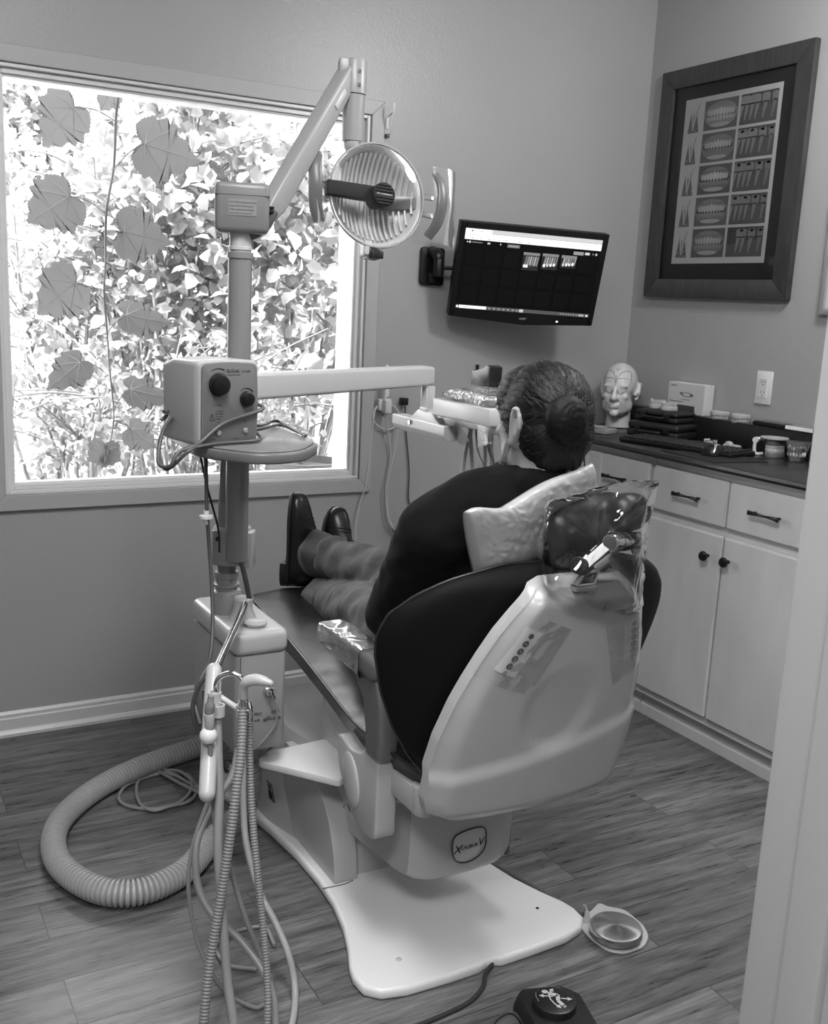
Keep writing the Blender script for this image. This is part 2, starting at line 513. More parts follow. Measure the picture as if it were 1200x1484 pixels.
# window
w1 = thing('window_1', None, None, (OX0, YW, OZ0)); w1['kind'] = 'structure'
def rim(b, x0, x1, z0, z1, w, y0, y1, bev=.002):
    """mitred rectangular rim of width w inside x0..x1, z0..z1"""
    for a in ((x0, x0+w, z0, z1), (x1-w, x1, z0, z1), (x0+w, x1-w, z0, z0+w), (x0+w, x1-w, z1-w, z1)):
        bx(b, a[0], a[1], y0, y1, a[2], a[3], bev, 1)
    return b
cw = .048
b = B()
for q in ([(OX0-cw, OZ0-cw), (OX0, OZ0), (OX0, OZ1), (OX0-cw, OZ1+cw)], [(OX1+cw, OZ0-cw), (OX1, OZ0), (OX1, OZ1), (OX1+cw, OZ1+cw)],
          [(OX0-cw, OZ0-cw), (OX1+cw, OZ0-cw), (OX1, OZ0), (OX0, OZ0)], [(OX0-cw, OZ1+cw), (OX1+cw, OZ1+cw), (OX1, OZ1), (OX0, OZ1)]):
    prism(b, [V((p[0], YW-.016, p[1])) for p in q], V((0, .016, 0)), .0018, 1)
struct('casing', b, mat('casing_paint', .42, .4), w1)
struct('frame', rim(B(), OX0, OX1, OZ0, OZ1, .012, YW-.006, YW+.10), SASH, w1)
struct('sash', rim(B(), OX0+.012, OX1-.012, OZ0+.012, OZ1-.012, .016, YW+.010, YW+.05), SASH, w1)
struct('glazing_bead', rim(B(), OX0+.027, OX1-.027, OZ0+.027, OZ1-.027, .006, YW+.020, YW+.04, .001), mat('bead_white', .8, .3), w1)
b = B(); bx(b, OX0+.026, OX1-.026, YW+.026, YW+.030, OZ0+.026, OZ1-.026); struct('pane', b, GLASS, w1, 0)
b = B()
bx(b, OX1-.028, OX1-.012, YW+.05, YW+.16, OZ0, OZ1, .002); bx(b, OX0+.012, OX0+.028, YW+.05, YW+.16, OZ0, OZ1, .002)
bx(b, OX0, OX1, YW+.05, YW+.16, OZ1-.026, OZ1-.010, .002); bx(b, OX0-.03, OX1+.03, YW+.05, YW+.18, OZ0-.01, OZ0+.010, .002)
struct('exterior_reveal', b, mat('exterior_white', .85, .5), w1)

# ------------------------------------------------------------------ light
wd = bpy.data.worlds.new('world'); SC.world = wd; wd.use_nodes = True
bg = wd.node_tree.nodes['Background']; bg.inputs[0].default_value = (1, 1, 1, 1); bg.inputs[1].default_value = 5.2
def light(name, kind, loc, energy, size=None, sizey=None, target=None, **k):
    l = bpy.data.lights.new(name, kind); l.energy = energy
    o = bpy.data.objects.new(name, l); COL.objects.link(o); o.location = V(loc)
    if size:
        l.size = size
        if sizey: l.shape = 'RECTANGLE'; l.size_y = sizey
    if target is not None: o.rotation_euler = (V(target)-V(loc)).to_track_quat('-Z', 'Y').to_euler()
    for a, c in k.items(): setattr(l, a, c)
    return o
sun = light('sun', 'SUN', (0, 8, 8), 9., target=None, angle=.01)
sun.rotation_euler = V((.62, .30, -.72)).to_track_quat('-Z', 'Y').to_euler()
light('globe_lamp', 'POINT', (2.26, 1.66, 2.42), 19, shadow_soft_size=.14)
light('ceiling_lamp', 'AREA', (.55, 1.05, ZC-.03), 19, .5, 1.0, (.55, 1.15, 0))
light('hall_fill_light', 'AREA', (-.45, -.35, ZC-.03), 26, .6, .6, (-.45, -.35, 0))  # unseen fill added behind the camera to brighten the jamb and facing surfaces
po = light('window_portal', 'AREA', ((OX0+OX1)/2, YW+.15, (OZ0+OZ1)/2), 0, OX1-OX0, OZ1-OZ0, ((OX0+OX1)/2, 0, (OZ0+OZ1)/2))
po.data.cycles.is_portal = True
SC.view_settings.view_transform = 'Standard'; SC.view_settings.look = 'None'; SC.view_settings.gamma = 1; SC.view_settings.exposure = 1.12
SC.view_settings.use_curve_mapping = False
SC.cycles.max_bounces = 10; SC.cycles.transparent_max_bounces = 24; SC.cycles.diffuse_bounces = 5; SC.cycles.caustics_reflective = False
SC.cycles.sample_clamp_indirect = 4
# ------------------------------------------------------------------ garden beyond the window
rg = random.Random(3)
GROUND = mat('pale_gravel', .36, .9, bump=(25, .6), var=(6, .2))
b = B()
def gz(x, y): return .22+.085*(y-3.4)
sheet(b, lambda u, v: V((-6+16*u, 3.42+11*v, gz(0, 3.42+11*v)+.05*noise.noise(V((u*16, v*11, 0))))), 32, 22)
struct('ground', b, GROUND, smooth=180)
LEAF1 = mat('leaf_pale', .35, .5, var=(9, .35))
LEAF2 = mat('leaf_mid', .27, .5, var=(7, .35))
LEAF3 = mat('leaf_small', .29, .6, var=(5, .35))
BARK = mat('bark', .15, .9, bump=(30, .8, (1, 1, .4)), var=(18, .3, (1, 1, 4)))
TWIG = mat('twig', .2, .8)

def translucent(m, v, k=.45):
    N = m.node_tree.nodes; L = m.node_tree.links; out = N['Material Output']; b_ = N['Principled BSDF']
    t_ = N.new('ShaderNodeBsdfTranslucent'); t_.inputs[0].default_value = (v, v, v, 1); x = N.new('ShaderNodeMixShader'); x.inputs[0].default_value = k
    L.new(b_.outputs[0], x.inputs[1]); L.new(t_.outputs[0], x.inputs[2]); L.new(x.outputs[0], out.inputs[0])
for m_, v_ in ((LEAF1, .38), (LEAF2, .31), (LEAF3, .33)): translucent(m_, v_)
def leaf(b, c, size, rnd, asp=.6):
    d = V((rnd.gauss(0, 1), rnd.gauss(0, 1), rnd.gauss(-.2, .8))).normalized()
    n = V((rnd.gauss(-.2, .6), rnd.gauss(-.6, .6), rnd.gauss(.7, .6))).normalized()
    s = d.cross(n).normalized(); n = s.cross(d)
    w = size*asp/2; f = n*size*.10
    p = [c, c+d*size*.35+s*w-f*-1, c+d*size*.72+s*w*.75+f, c+d*size-f, c+d*size*.72-s*w*.75+f, c+d*size*.35-s*w+f, c+d*size*.5]
    vs = [b.verts.new(q) for q in p]
    b.faces.new((vs[0], vs[1], vs[2], vs[6])); b.faces.new((vs[6], vs[2], vs[3])); b.faces.new((vs[6], vs[3], vs[4])); b.faces.new((vs[0], vs[6], vs[4], vs[5]))

def shrub(x, y, rx, ry, zt, n, size, m, label, seed, stems=9, low=0., asp=.6, name='garden_shrub', group=None):
    r = random.Random(seed); z0 = gz(x, y)
    t = thing(name, label, 'shrub', (x, y, z0-.02), group)
    bs = B(); tips = []
    for i in range(stems):
        a = r.uniform(0, 2*PI); q = r.uniform(.3, 1)
        p0 = V((x+.12*math.cos(a), y+.12*math.sin(a), z0-.03)); p2 = V((x+rx*q*math.cos(a), y+ry*q*math.sin(a), z0+(zt-z0)*r.uniform(.55, .98)))
        p1 = p0.lerp(p2, .5)+V((r.uniform(-.12, .12), r.uniform(-.12, .12), .1*(zt-z0)))
        tube(bs, [p0, p1, p2], .01, 5, 4, [.016, .010, .003])
        tips += catmull([p0, p1, p2], 6)[3:]
        for k in range(3):
            s0 = p1.lerp(p2, r.uniform(0, .8)); s1 = s0+V((r.gauss(0, .22), r.gauss(0, .2), r.uniform(.0, .3)))
            tube(bs, [s0, s0.lerp(s1, .5)+V((0, 0, .03)), s1], .004, 4, 3, [.006, .002]); tips += [s0.lerp(s1, q) for q in (.4, .7, 1)]
    ob('stems', bs, TWIG, t, 60)
    bl = B(); k = 0
    while k < n:
        if r.random() < .55:
            c = r.choice(tips)+V((r.gauss(0, .09), r.gauss(0, .09), r.gauss(0, .09)))
        else:
            p = V((r.uniform(-1, 1), r.uniform(-1, 1), r.uniform(-1, 1)))
            if p.length > 1: continue
            c = V((x+p.x*rx, y+p.y*ry, z0+(zt-z0)*(low+(1-low)*(p.z*.5+.5))))
        if c.z < z0+.02 or c.y < 3.62: continue
        leaf(bl, c, size*r.uniform(.55, 1.25), r, asp); k += 1
    ob('foliage', bl, m, t, 60)
    return t
shrub(1.95, 4.75, .85, .5, 2.75, 2900, .092, LEAF1, 'broad-leaved shrub filling the right side of the window view', 11, 14, .15, .7)
shrub(1.45, 5.0, .62, .45, 2.7, 2500, .08, LEAF2, 'twiggy shrub with mid-sized leaves seen just left of the steel pole', 12, 14, .1, .65)
shrub(1.0, 5.3, .5, .45, 2.0, 2000, .07, LEAF1, 'low rambling shrub behind the hanging vine', 13, 14, .0, .6)
shrub(2.3, 6.6, 1.1, .6, 2.95, 2200, .115, LEAF2, 'tall shrub seen behind the pole, farther back than the twiggy shrub', 14, 10, .1, .7)
shrub(1.75, 8.3, .95, .7, 3.8, 5200, .085, LEAF3, 'dense small-leaved hedge in the upper left of the window', 15, 8, .25, .7)
shrub(2.2, 9.8, 1.9, .8, 4.2, 6500, .14, LEAF3, 'tall far hedge rising behind the trunk in the top left of the window', 19, 8, .1, .7)
shrub(3.5, 8.0, 1.0, .7, 3.0, 2400, .09, LEAF3, 'distant bush at the right of the window view, far behind the broad-leaved shrub', 16, 8, .1, .7)
shrub(.90, 4.45, .34, .3, 1.15, 900, .05, LEAF2, 'small sparse plant low in the left corner of the window', 17, 10, .0, .6)
shrub(1.60, 4.30, .38, .25, 1.25, 1200, .045, LEAF2, 'fine-leaved plant beside the large round pot outside', 18, 16, .0, .5)
# palm-like trunk, low block wall, edging boulders, pot
b = B(); p0 = W(140, 420, Y=6.3); p1 = W(128, 60, Y=6.3)
tube(b, [V((p0.x, 6.3, gz(0, 6.3)-.05)), V((p0.x, 6.3, 1.6)), V((p1.x, 6.3, 3.6))], .1, 20, 10, [.13, .105, .10])
o = ob('tree_trunk', b, BARK, None, 60); tag(o, 'thick rough tree trunk standing beyond the grape vine', 'tree trunk')
BLOCK = mat('pale_block', .32, .8, bump=(30, .3))
t = thing('block_wall', 'low wall of pale concrete blocks at the left edge of the window view', 'garden wall', (1.4, 7.0, gz(0, 7)))
b = B()
for r_ in range(5):
    for c_ in range(6):
        x = .55+c_*.36+(.18 if r_ % 2 else 0); z = gz(0, 7)-.05+r_*.20
        if x+.35 < 2.2: bx(b, x, x+.35, 7.0, 7.16, z, z+.192, .008, 1)
ob('blocks', b, BLOCK, t)
b = B(); bx(b, .55, 2.2, 6.97, 7.19, gz(0, 7)-.05+1.0, gz(0, 7)+.99, .01); ob('coping', b, BLOCK, t)
b = B(); q = W(440, 676, Y=4.05); zz = gz(0, 4.05)-.03
lathe(b, [(0, zz), (.11, zz), (.15, q.z-.02), (.165, q.z-.02), (.165, q.z+.03), (.15, q.z+.03), (.14, q.z-.0), (0, q.z-.01)], (q.x, 4.05, 0), (0, 0, 1), 28)
o = ob('plant_pot', b, mat('terracotta', .12, .8, bump=(60, .4)), None, 40); tag(o, 'large round plant pot standing outside below the window', 'pot')

# grape vine hanging close to the pane
vt = thing('grape_vine', 'grape vine hanging outside close to the window with large lobed leaves', 'vine', (.75, YW+.36, OZ0))
VY = YW+.36
stem = [(174, 95), (172, 137), (168, 170), (165, 240), (155, 300), (153, 340), (153, 380), (151, 420), (155, 480), (160, 545), (165, 600), (160, 640), (152, 672)]
b = B(); sp = [W(x, y, Y=VY+.02*math.sin(y)) for x, y in stem]; tube(b, sp, .004, 8, 6, [.0055, .0045, .004, .003, .002])
ob('stem', b, mat('vine_stem', .09, .7), vt, 60)
VLEAF = mat('vine_leaf', .105, .55, bump=(60, .25), var=(6, .12))
translucent(VLEAF, .095, .5)
VEIN = mat('vine_vein', .22, .6)
outline = [(0, 0), (-.10, -.12), (-.24, -.16), (-.36, -.06), (-.46, .12), (-.40, .2), (-.5, .36), (-.40, .40), (-.42, .52), (-.28, .55), (-.24, .74), (-.12, .82), (0, 1.0), (.12, .82), (.24, .74), (.28, .55), (.42, .52), (.40, .40), (.5, .36), (.40, .2), (.46, .12), (.36, -.06), (.24, -.16), (.10, -.12)]
def serr(pts, k=3, a=.018):
    out = []
    n = len(pts)
    for i in range(n):
        p, q = V((*pts[i], 0)), V((*pts[(i+1) % n], 0)); d = q-p; nn = V((d.y, -d.x, 0)).normalized()
        for j in range(k*2):
            t = j/(k*2); out.append(p+d*t+(-nn*a if j % 2 else V((0, 0, 0))))
    return out
def vine_leaf(jx, jy, tx, ty, wid, node, roll=0., fold=.12):
    y0 = VY+rg.uniform(-.05, .05)
    j = W(jx, jy, Y=y0); tip = W(tx, ty, Y=y0+rg.uniform(-.04, .04)); d = tip-j; L = d.length
    d.normalize(); s = d.cross(V((0, 1, 0))).normalized(); s = (s*math.cos(roll)+V((0, 1, 0))*math.sin(roll)).normalized(); n = d.cross(s)
    def P(x, y):
        return j+d*(y*L)+s*(x*wid)+n*(fold*L*(-abs(x)*1.2+.6*y*y-.05*math.sin(7*x+3*y)))
    bl = B(); pts = serr(outline); c = bl.verts.new(P(0, .02)); c2 = bl.verts.new(P(0, .45)); c3 = bl.verts.new(P(0, .8))
    vs = [bl.verts.new(P(p.x, p.y)) for p in pts]; m = len(vs)
    for i in range(m):
        p = pts[i]; cc = c if p.y < .2 else (c2 if p.y < .66 else c3)
        p2 = pts[(i+1) % m]; cd = c if p2.y < .2 else (c2 if p2.y < .66 else c3)
        bl.faces.new((cc, vs[i], vs[(i+1) % m]))
        if cc is not cd: bl.faces.new((cc, vs[(i+1) % m], cd))
    lf = ob('leaf', bl, VLEAF, vt, 180)
    bv = B()
    for ex, ey in ((0, .92), (-.38, .5), (.38, .5), (-.36, .1), (.36, .1)):
        tube(bv, [P(0, .02)+n*.0004, P(ex*.5, ey*.5)+n*.0008, P(ex, ey)+n*.0004], .0012, 5, 5, [.0017, .0006])
    ob('veins', bv, VEIN, lf, 60)
    bp = B(); k = W(*node, Y=VY); tube(bp, [k, k.lerp(j, .5)+V((0, -.01, .012)), j+n*.001], .0016, 6, 5); ob('leaf_stalk', bp, mat('vine_stalk', .08, .6), lf, 60)
for a in ((107, 155, 60, 212, .20, (168, 176), .3), (208, 208, 288, 236, .24, (164, 246), .2), (101, 284, 38, 324, .21, (153, 310), -.2), (178, 335, 246, 352, .20, (155, 382), .1),
          (110, 410, 52, 455, .21, (152, 435), .25), (182, 456, 248, 470, .15, (154, 484), .5), (117, 524, 68, 566, .14, (158, 545), -.5), (188, 564, 250, 580, .14, (166, 590), .6),
          (190, 622, 226, 650, .13, (166, 610), .4), (152, 650, 128, 668, .13, (157, 648), .3), (150, 655, 176, 668, .12, (157, 648), -.3), (164, 128, 144, 160, .13, (171, 140), .5)):
    vine_leaf(*a)
# ------------------------------------------------------------------ cabinets, worktop
XD = 2.41                      # door and drawer fronts
CB = mat('cabinet_carcass_paint', .62, .42, var=(7, .06, (1, 1, .4)))
BRONZE = mat('dark_bronze', .02, .32, .7)
def front(name, par, y0, y1, z0, z1):
    b = B()
    prism(b, [V((XD+.020, y0, z0)), V((XD+.020, y1, z0)), V((XD+.020, y1, z1)), V((XD+.020, y0, z1))], V((-.020, 0, 0)), .006, 1)
    return ob(name, b, CAB, par)
def pull(par, yc, zc, w=.115):
    b = B(); x = XD-.022
    for s in (-1, 1): cyl(b, (XD+.001, yc+s*w*.40, zc), (x, yc+s*w*.40, zc), .004, None, 10)
    secs = []
    for i in range(13):
        t = i/12; y = yc+(t-.5)*w; h = .0075-.0042*math.sin(PI*t)**.8; d = .0035+.002*math.sin(PI*t)
        a = .9*math.sin(2*PI*t)*.5
        u = V((math.sin(a), 0, math.cos(a))); vv = V((math.cos(a), 0, -math.sin(a)))
        secs.append([V((x, y, zc))+u*h*p+vv*d*q for p, q in ((-1, -.7), (-1, .7), (0, 1), (1, .7), (1, -.7), (0, -1))])
    loft(b, secs)
    return ob('handle', b, BRONZE, par, 30)
def knob(par, y, z):
    b = B(); lathe(b, [(0, 0), (.006, 0), (.005, .010), (.006, .014), (.0155, .020), (.017, .025), (.014, .030), (0, .032)], (XD+.001, y, z), (-1, 0, 0), 22)
    return ob('knob', b, BRONZE, par, 50)
def carcass(par, y0, y1):
    b = B()
    bx(b, XD+.020, XR-.01, y0, y1, .092, .935, .001, 1)
    bx(b, XD+.020-.004, XD+.024, y0, y1, .918, .9345, .002, 1)
    ob('carcass', b, CB, par)
    b = B(); bx(b, XD+.065, XD+.085, y0, y1, .0, .092)
    prof = [(0, 0), (.012, 0), (.012, .036), (.007, .046), (.003, .05), (0, .05)]
    prism(b, [V((XD+.065-p[0], y0, p[1])) for p in prof], V((0, y1-y0, 0)))
    ob('plinth', b, CB, par, 20)
cA = thing('base_cabinet', 'painted base cabinet with one narrow drawer beside the window wall, behind the headrest', 'cabinet', (XD, 2.75, 0))
carcass(cA, 2.592, YW-.004)
d = front('drawer', cA, 2.601, 2.850, .757, .906); pull(d, 2.762, .832)
front('drawer_stile', cA, 2.853, 2.925, .757, .906); front('drawer', cA, 2.93, 3.2, .757, .906)
front('door', cA, 2.601, 2.92, .122, .731); front('door', cA, 2.93, 3.2, .122, .731)
cB = thing('base_cabinet', 'painted base cabinet with two drawers over two doors with round black knobs', 'cabinet', (XD, 2.2, 0))
carcass(cB, 1.55, 2.588)
d = front('drawer', cB, 2.243, 2.579, .757, .906); pull(d, 2.404, .832)
d = front('drawer', cB, 1.90, 2.237, .757, .906); pull(d, 2.077, .833)
d = front('door', cB, 2.243, 2.579, .122, .731); knob(d, 2.295, .658)
d = front('door', cB, 1.90, 2.237, .122, .731); knob(d, 2.208, .658)
front('drawer', cB, 1.56, 1.893, .757, .906); front('door', cB, 1.56, 1.893, .122, .731)
TOP = mat('dark_laminate', .016, .28, bump=(300, .02), var=(40, .35))
ct = thing('worktop', 'dark laminate worktop with upstand and ledge running along the right wall', 'worktop', (2.6, 2.4, .935))
ZT = .957
b = B()
prof = [(2.385, .936), (2.382, .945), (2.386, .954), (2.394, ZT), (XR-.002, ZT), (XR-.002, .936)]
prism(b, [V((p[0], 1.5, p[1])) for p in prof], V((0, YW-.002-1.5, 0)))
ob('top', b, TOP, ct, 40)
b = B(); bx(b, 2.775, XR-.001, 1.5, YW-.003, ZT-.001, 1.046, .004, 2); ob('upstand', b, TOP, ct)
ZL = 1.046
# ------------------------------------------------------------------ things on the worktop
def head_shape(b, c, s=1., yaw=0., face=True, neck=.0):
    """adult head facing +y before the turn; c = middle of the skull, s = scale"""
    R = rotz(yaw); c = V(c)
    def P(x, y, z): return c + R @ (V((x, y, z))*s)
    def E_(x, y, z, a, bb, h, tilt=0): ell(b, P(x, y, z), (a*s, bb*s, h*s), R @ Matrix.Rotation(tilt, 3, 'X'), 24)
    E_(0, -.012, .022, .076, .098, .090)            # skull
    E_(0, .020, .018, .070, .078, .075)             # forehead
    E_(0, .040, -.040, .058, .056, .075, .1)         # face
    E_(0, .040, -.088, .048, .050, .034, .25)         # jaw
    E_(0, .083, -.104, .020, .016, .016)            # chin
    for x in (-1, 1):
        E_(x*.036, .072, -.030, .020, .016, .018)   # cheekbone
        E_(x*.030, .087, .016, .024, .010, .008)    # brow
        E_(x*.044, .022, -.070, .022, .040, .034, .3)   # jaw corner
        E_(x*.031, .083, -.003, .013, .009, .009)   # eye
    limb(b, [P(0, .092, .010), P(0, .106, -.018), P(0, .117, -.036)], [.008*s, .010*s, .013*s], 12)
    for x in (-1, 1): E_(x*.012, .104, -.038, .009, .011, .008)
    E_(0, .094, -.066, .024, .009, .005); E_(0, .093, -.076, .021, .009, .006)
    if neck: limb(b, [P(0, -.018, -.06), P(0, -.022, -.10), P(0, -.024, -.10-neck)], [.056*s, .052*s, .055*s], 24)
    return P
def ear_shape(b, P, side, s=1.):
    pts = [P(side*x, y, z) for x, y, z in ((.073, .004, -.028), (.079, -.004, -.010), (.084, -.014, .012), (.088, -.020, .026), (.087, -.032, .026), (.086, -.040, .008), (.083, -.036, -.014), (.079, -.022, -.034), (.075, -.008, -.046), (.073, .003, -.042))]
    tube(b, pts, .004*s, 10, 5, [.004*s, .004*s, .0045*s, .0045*s, .0045*s, .004*s, .006*s, .006*s], 1., True, True)
    ell(b, P(side*.078, -.017, -.004), (.005*s, .020*s, .034*s), None, 14)
SKINP = mat('cream_silicone', .60, .38, bump=(150, .05))
mc = V((2.700, 3.125, ZT)); mh = thing('mannequin_head', 'bald cream training head with lines drawn on its face, in the corner of the worktop', 'mannequin head', mc)
b = B(); cc = mc+V((0, 0, .156)); P = head_shape(b, cc, .89, math.radians(128), True, .08)
for s in (-1, 1): ear_shape(b, P, s, .89)
b = organic(b, .0045, 4)
bmesh.ops.delete(b, geom=[v for v in b.verts if v.co.z < ZT+.0], context='VERTS')
hd = ob('head', b, SKINP, mh, 180)
b = B()
ZF = cc
def onface(x, z):      # front surface of the head at local x, z
    y = .10
    from mathutils.bvhtree import BVHTree
    o = P(x, .3, z); d = (P(x, 0, z)-o).normalized()
    r = BVH.ray_cast(o, d)
    return (r[0]-d*.0006) if r[0] is not None else P(x, .09, z)
from mathutils.bvhtree import BVHTree
_t = bmesh.new(); _t.from_mesh(hd.data); bmesh.ops.translate(_t, verts=_t.verts, vec=wloc(hd)); BVH = BVHTree.FromBMesh(_t)
for sx in (-1, 1):
    for ln in ([(.004, .03), (.006, .05), (.018, .072), (.036, .08), (.052, .072), (.058, .045), (.056, .02)], [(.008, -.0), (.02, -.018), (.034, -.014), (.046, -.004)], [(.014, -.03), (.02, -.05), (.034, -.062)], [(.008, .046), (.03, .05), (.05, .046)]):
        tube(b, [onface(x*sx, z) for x, z in ln], .0009, 5, 4)
tube(b, [onface(0, z) for z in (.018, .04, .06)], .0009, 5, 4); tube(b, [onface(-.006, .092), onface(.002, .082), onface(.008, .09)], .0009, 5, 4)
ob('drawn_lines', b, mat('marker_ink', .03, .6), mh, 60); _t.free()

CASE = mat('black_case_plastic', .012, .5, bump=(200, .3))
def tilt_box(name, label, cat, c, s, yaw, m, bev=.004, group=None, parent=None, rz=None):
    b = B(); box(b, c, s, rotz(yaw), bev); o = ob(name, b, m, parent)
    if parent is None: tag(o, label, cat, group)
    return o
def case(label, c, s, yaw, seed):
    t = thing('carrying_case', label, 'case', c, 'black cases stacked on the worktop'); R = rotz(yaw); c = V(c)
    b = B(); box(b, c+V((0, 0, s[2]*.26)), (s[0], s[1], s[2]*.5), R, .008, 3); ob('tray_half', b, CASE, t)
    b = B(); box(b, c+V((0, 0, s[2]*.75)), (s[0], s[1], s[2]*.48), R, .012, 3); ob('lid', b, CASE, t)
    b = B()
    b.free()
    for k in (-1, 1): ob('latch', box(B(), c+R @ V((-s[0]/2-.003, k*s[1]*.28, s[2]*.5)), (.008, .026, .026), R, .002), BLACK, t)
    b = B(); tube(b, [c+R @ V((-s[0]/2-.001, -.04, s[2]*.45)), c+R @ V((-s[0]/2-.018, -.035, s[2]*.42)), c+R @ V((-s[0]/2-.018, .035, s[2]*.42)), c+R @ V((-s[0]/2-.001, .04, s[2]*.45))], .005, 8, 5); ob('carry_handle', b, BLACK, t)
case('large black carrying case lying flat under a smaller one on the worktop', (2.688, 2.852, ZT), (.15, .215, .058), .28, 1)
case('smaller black case on top of the large black case by the mannequin head', (2.705, 2.862, ZT+.0585), (.13, .185, .042), .22, 2)
def arch(b, c, w, d, h, yaw=0, up=1):
    """horseshoe dental cast"""
    R = rotz(yaw); c = V(c)
    out = [(math.cos(a)*w/2, math.sin(a)*d-d*.35) for a in [PI*i/16 for i in range(17)]]
    pts = [c+R @ V((x, y, 0)) for x, y in out]
    prism_rim(b, pts, V((0, 0, h*.6)), .002, 2)
    for i in range(14):
        a = PI*(i+.5)/14; x, y = math.cos(a)*w*.42, math.sin(a)*d*.86-d*.35
        k = 1 if 4 < i < 9 else 1.25
        ell(b, c+R @ V((x, y, h*.6 if up > 0 else 0))+V((0, 0, h*.2*up)), (w*.055*k, w*.055*k, h*.38), R, 10)
def cast(label, c, w, d, h, yaw, m=PLAST, up=1, group='plaster dental casts'):
    b = B(); arch(b, c, w, d, h, yaw, up); o = ob('dental_cast', b, m, None, 50); return tag(o, label, 'dental cast', group)
q = ZT+.101
cast('plaster dental cast resting on the black cases, beside the mannequin ear', (2.705, 2.915, q), .06, .05, .03, 1.9)
cast('plaster dental cast resting on the black cases, beside the white carton', (2.70, 2.845, q), .06, .05, .028, 1.7)
cast('plaster dental cast on the ledge, touching the white carton', (2.800, 2.688, ZL+.011), .07, .05, .026, 1.57, PLAST, -1)
cast('plaster dental cast on the ledge, the one farther from the white carton', (2.800, 2.590, ZL+.011), .07, .05, .028, 1.57, PLAST, -1)
# white carton leaning at the wall
t = thing('carton', 'small white carton with a dark lower stripe standing on the ledge', 'box', (2.80, 2.86, ZL))
y0, y1, zt_ = 2.755, 2.945, ZL+.112
b = B(); bx(b, 2.787, 2.835, y0, y1, ZL, zt_, .0015, 1); ob('box_body', b, mat('white_card', .62, .55), t)
pr = Print((2.7868, y1, ZL), (0, -1, 0), (0, 0, 1))
wd_ = y1-y0
pr.rect(.0, .0, wd_*.77, .030, .06); pr.rect(.01, .040, wd_*.45, .0425, .12)
pr.rect(.014, .095, .016, .103, .1); pr.rect(.018, .098, .045, .1015, .12)
pr.oval(wd_*.52, .07, .028, .009, .22); pr.oval(wd_*.52, .07, .018, .006, .62, up=True); pr.poly([(wd_*.52-.038, .074), (wd_*.52-.024, .079), (wd_*.52-.024, .066)], .1); pr.poly([(wd_*.52+.038, .069), (wd_*.52+.024, .077), (wd_*.52+.024, .063)], .1)
for i in range(5): pr.rect(wd_*.52-.025+i*.003, .050-.0*i, wd_*.52+.02, .0515, .4, False)
PRINT = shade_mat('printed_ink')
pr.done('print', PRINT, t)
# keyboard, mouse and pad
t = thing('keyboard', 'black computer keyboard lying in front of the black cases', 'keyboard', (2.53, 2.62, ZT)); yw = math.atan2(2.32-2.80, 2.55-2.42)
ka, kb_ = V((2.425, 2.80, ZT)), V((2.530, 2.345, ZT)); ud = (kb_-ka).normalized(); vd = V((-ud.y, ud.x, 0)); R = basis(ud, vd, V((0, 0, 1))); kc = (ka+kb_)/2+vd*.078
b = B(); box(b, kc+V((0, 0, .009)), (.45, .152, .016), R, .005); ob('case', b, BLACK, t)
b = B()
for r_ in range(6):
    for c_ in range(21):
        if c_ in (15, 19) and r_ == 5: continue
        box(b, kc+ud*(-.207+c_*.0207)+vd*(-.058+r_*.0235)+V((0, 0, .0195)), (.017, .018, .006), R, .002, 1)
o = ob('keys', b, mat('key_plastic', .016, .45), t); o['kind'] = 'stuff'
b = B(); c0 = ka+vd*.10+V((0, 0, .008)); p0 = W(886, 645, X=2.40); p1 = W(858, 668, X=2.383)
tube(b, [c0+ud*.02, c0-ud*.02+V((0, 0, .002)), V((2.42, 2.90, ZT+.004)), V((2.388, 2.915, ZT+.001)), V((2.378, 2.92, ZT-.03)), V((2.395, 2.925, .80)), V((2.398, 2.93, .5))], .0022, 6, 6)
ob('cable', b, BLACK, t, 60)
b = B(); prism_rim(b, [V((2.412, 2.56, ZT)), V((2.405, 2.30, ZT)), V((2.605, 2.268, ZT)), V((2.625, 2.49, ZT))], V((0, 0, .003)), .0008, 1)
tag(ob('mouse_pad', b, BLACKM), 'thin black mouse pad near the front edge of the worktop', 'mouse pad')
t = thing('computer_mouse', 'black and silver computer mouse on the mouse pad', 'mouse', (2.50, 2.40, ZT+.003)); mcx = V((2.520, 2.425, ZT+.003))
def mouse_body(a, bb, h, cut=0.):
    b = B(); R = rotz(.35); rows = []
    for i in range(1, 9):
        x = -1+2*i/9; w = (1-abs(x)**2.6)**.5*bb*(1-.10*x)
        hh = h*(1-.45*max(0, x)**2-.25*max(0, -x)**2)*(1-abs(x)**4)
        rows.append([mcx+R @ V((x*a, w*math.cos(PI*k/10), .001+hh*math.sin(PI*k/10)**.7)) for k in range(11)]+[mcx+R @ V((x*a, 0, .001))])
    loft(b, rows); return b
ob('shell', mouse_body(.056, .032, .036), BLACK, t, 60)
b = B(); R = rotz(.35)
def stripe(u, v):
    x = -.82+1.40*u; h = .036*(1-.45*max(0, x)**2-.25*max(0, -x)**2)*(1-abs(x)**4); w = (1-abs(x)**2.6)**.5*.032*(1-.10*x)
    an = PI-.55-.75*math.sin(PI*u)*.9-(v-.5)*.34*math.sin(PI*u)**.6
    return mcx+R @ V((x*.056, w*math.cos(an)*1.03, .0015+h*math.sin(an)**.7*1.03))
sheet(b, stripe, 18, 3)
ob('side_stripe', b, mat('silver_plastic', .6, .25, .6), t, 40)
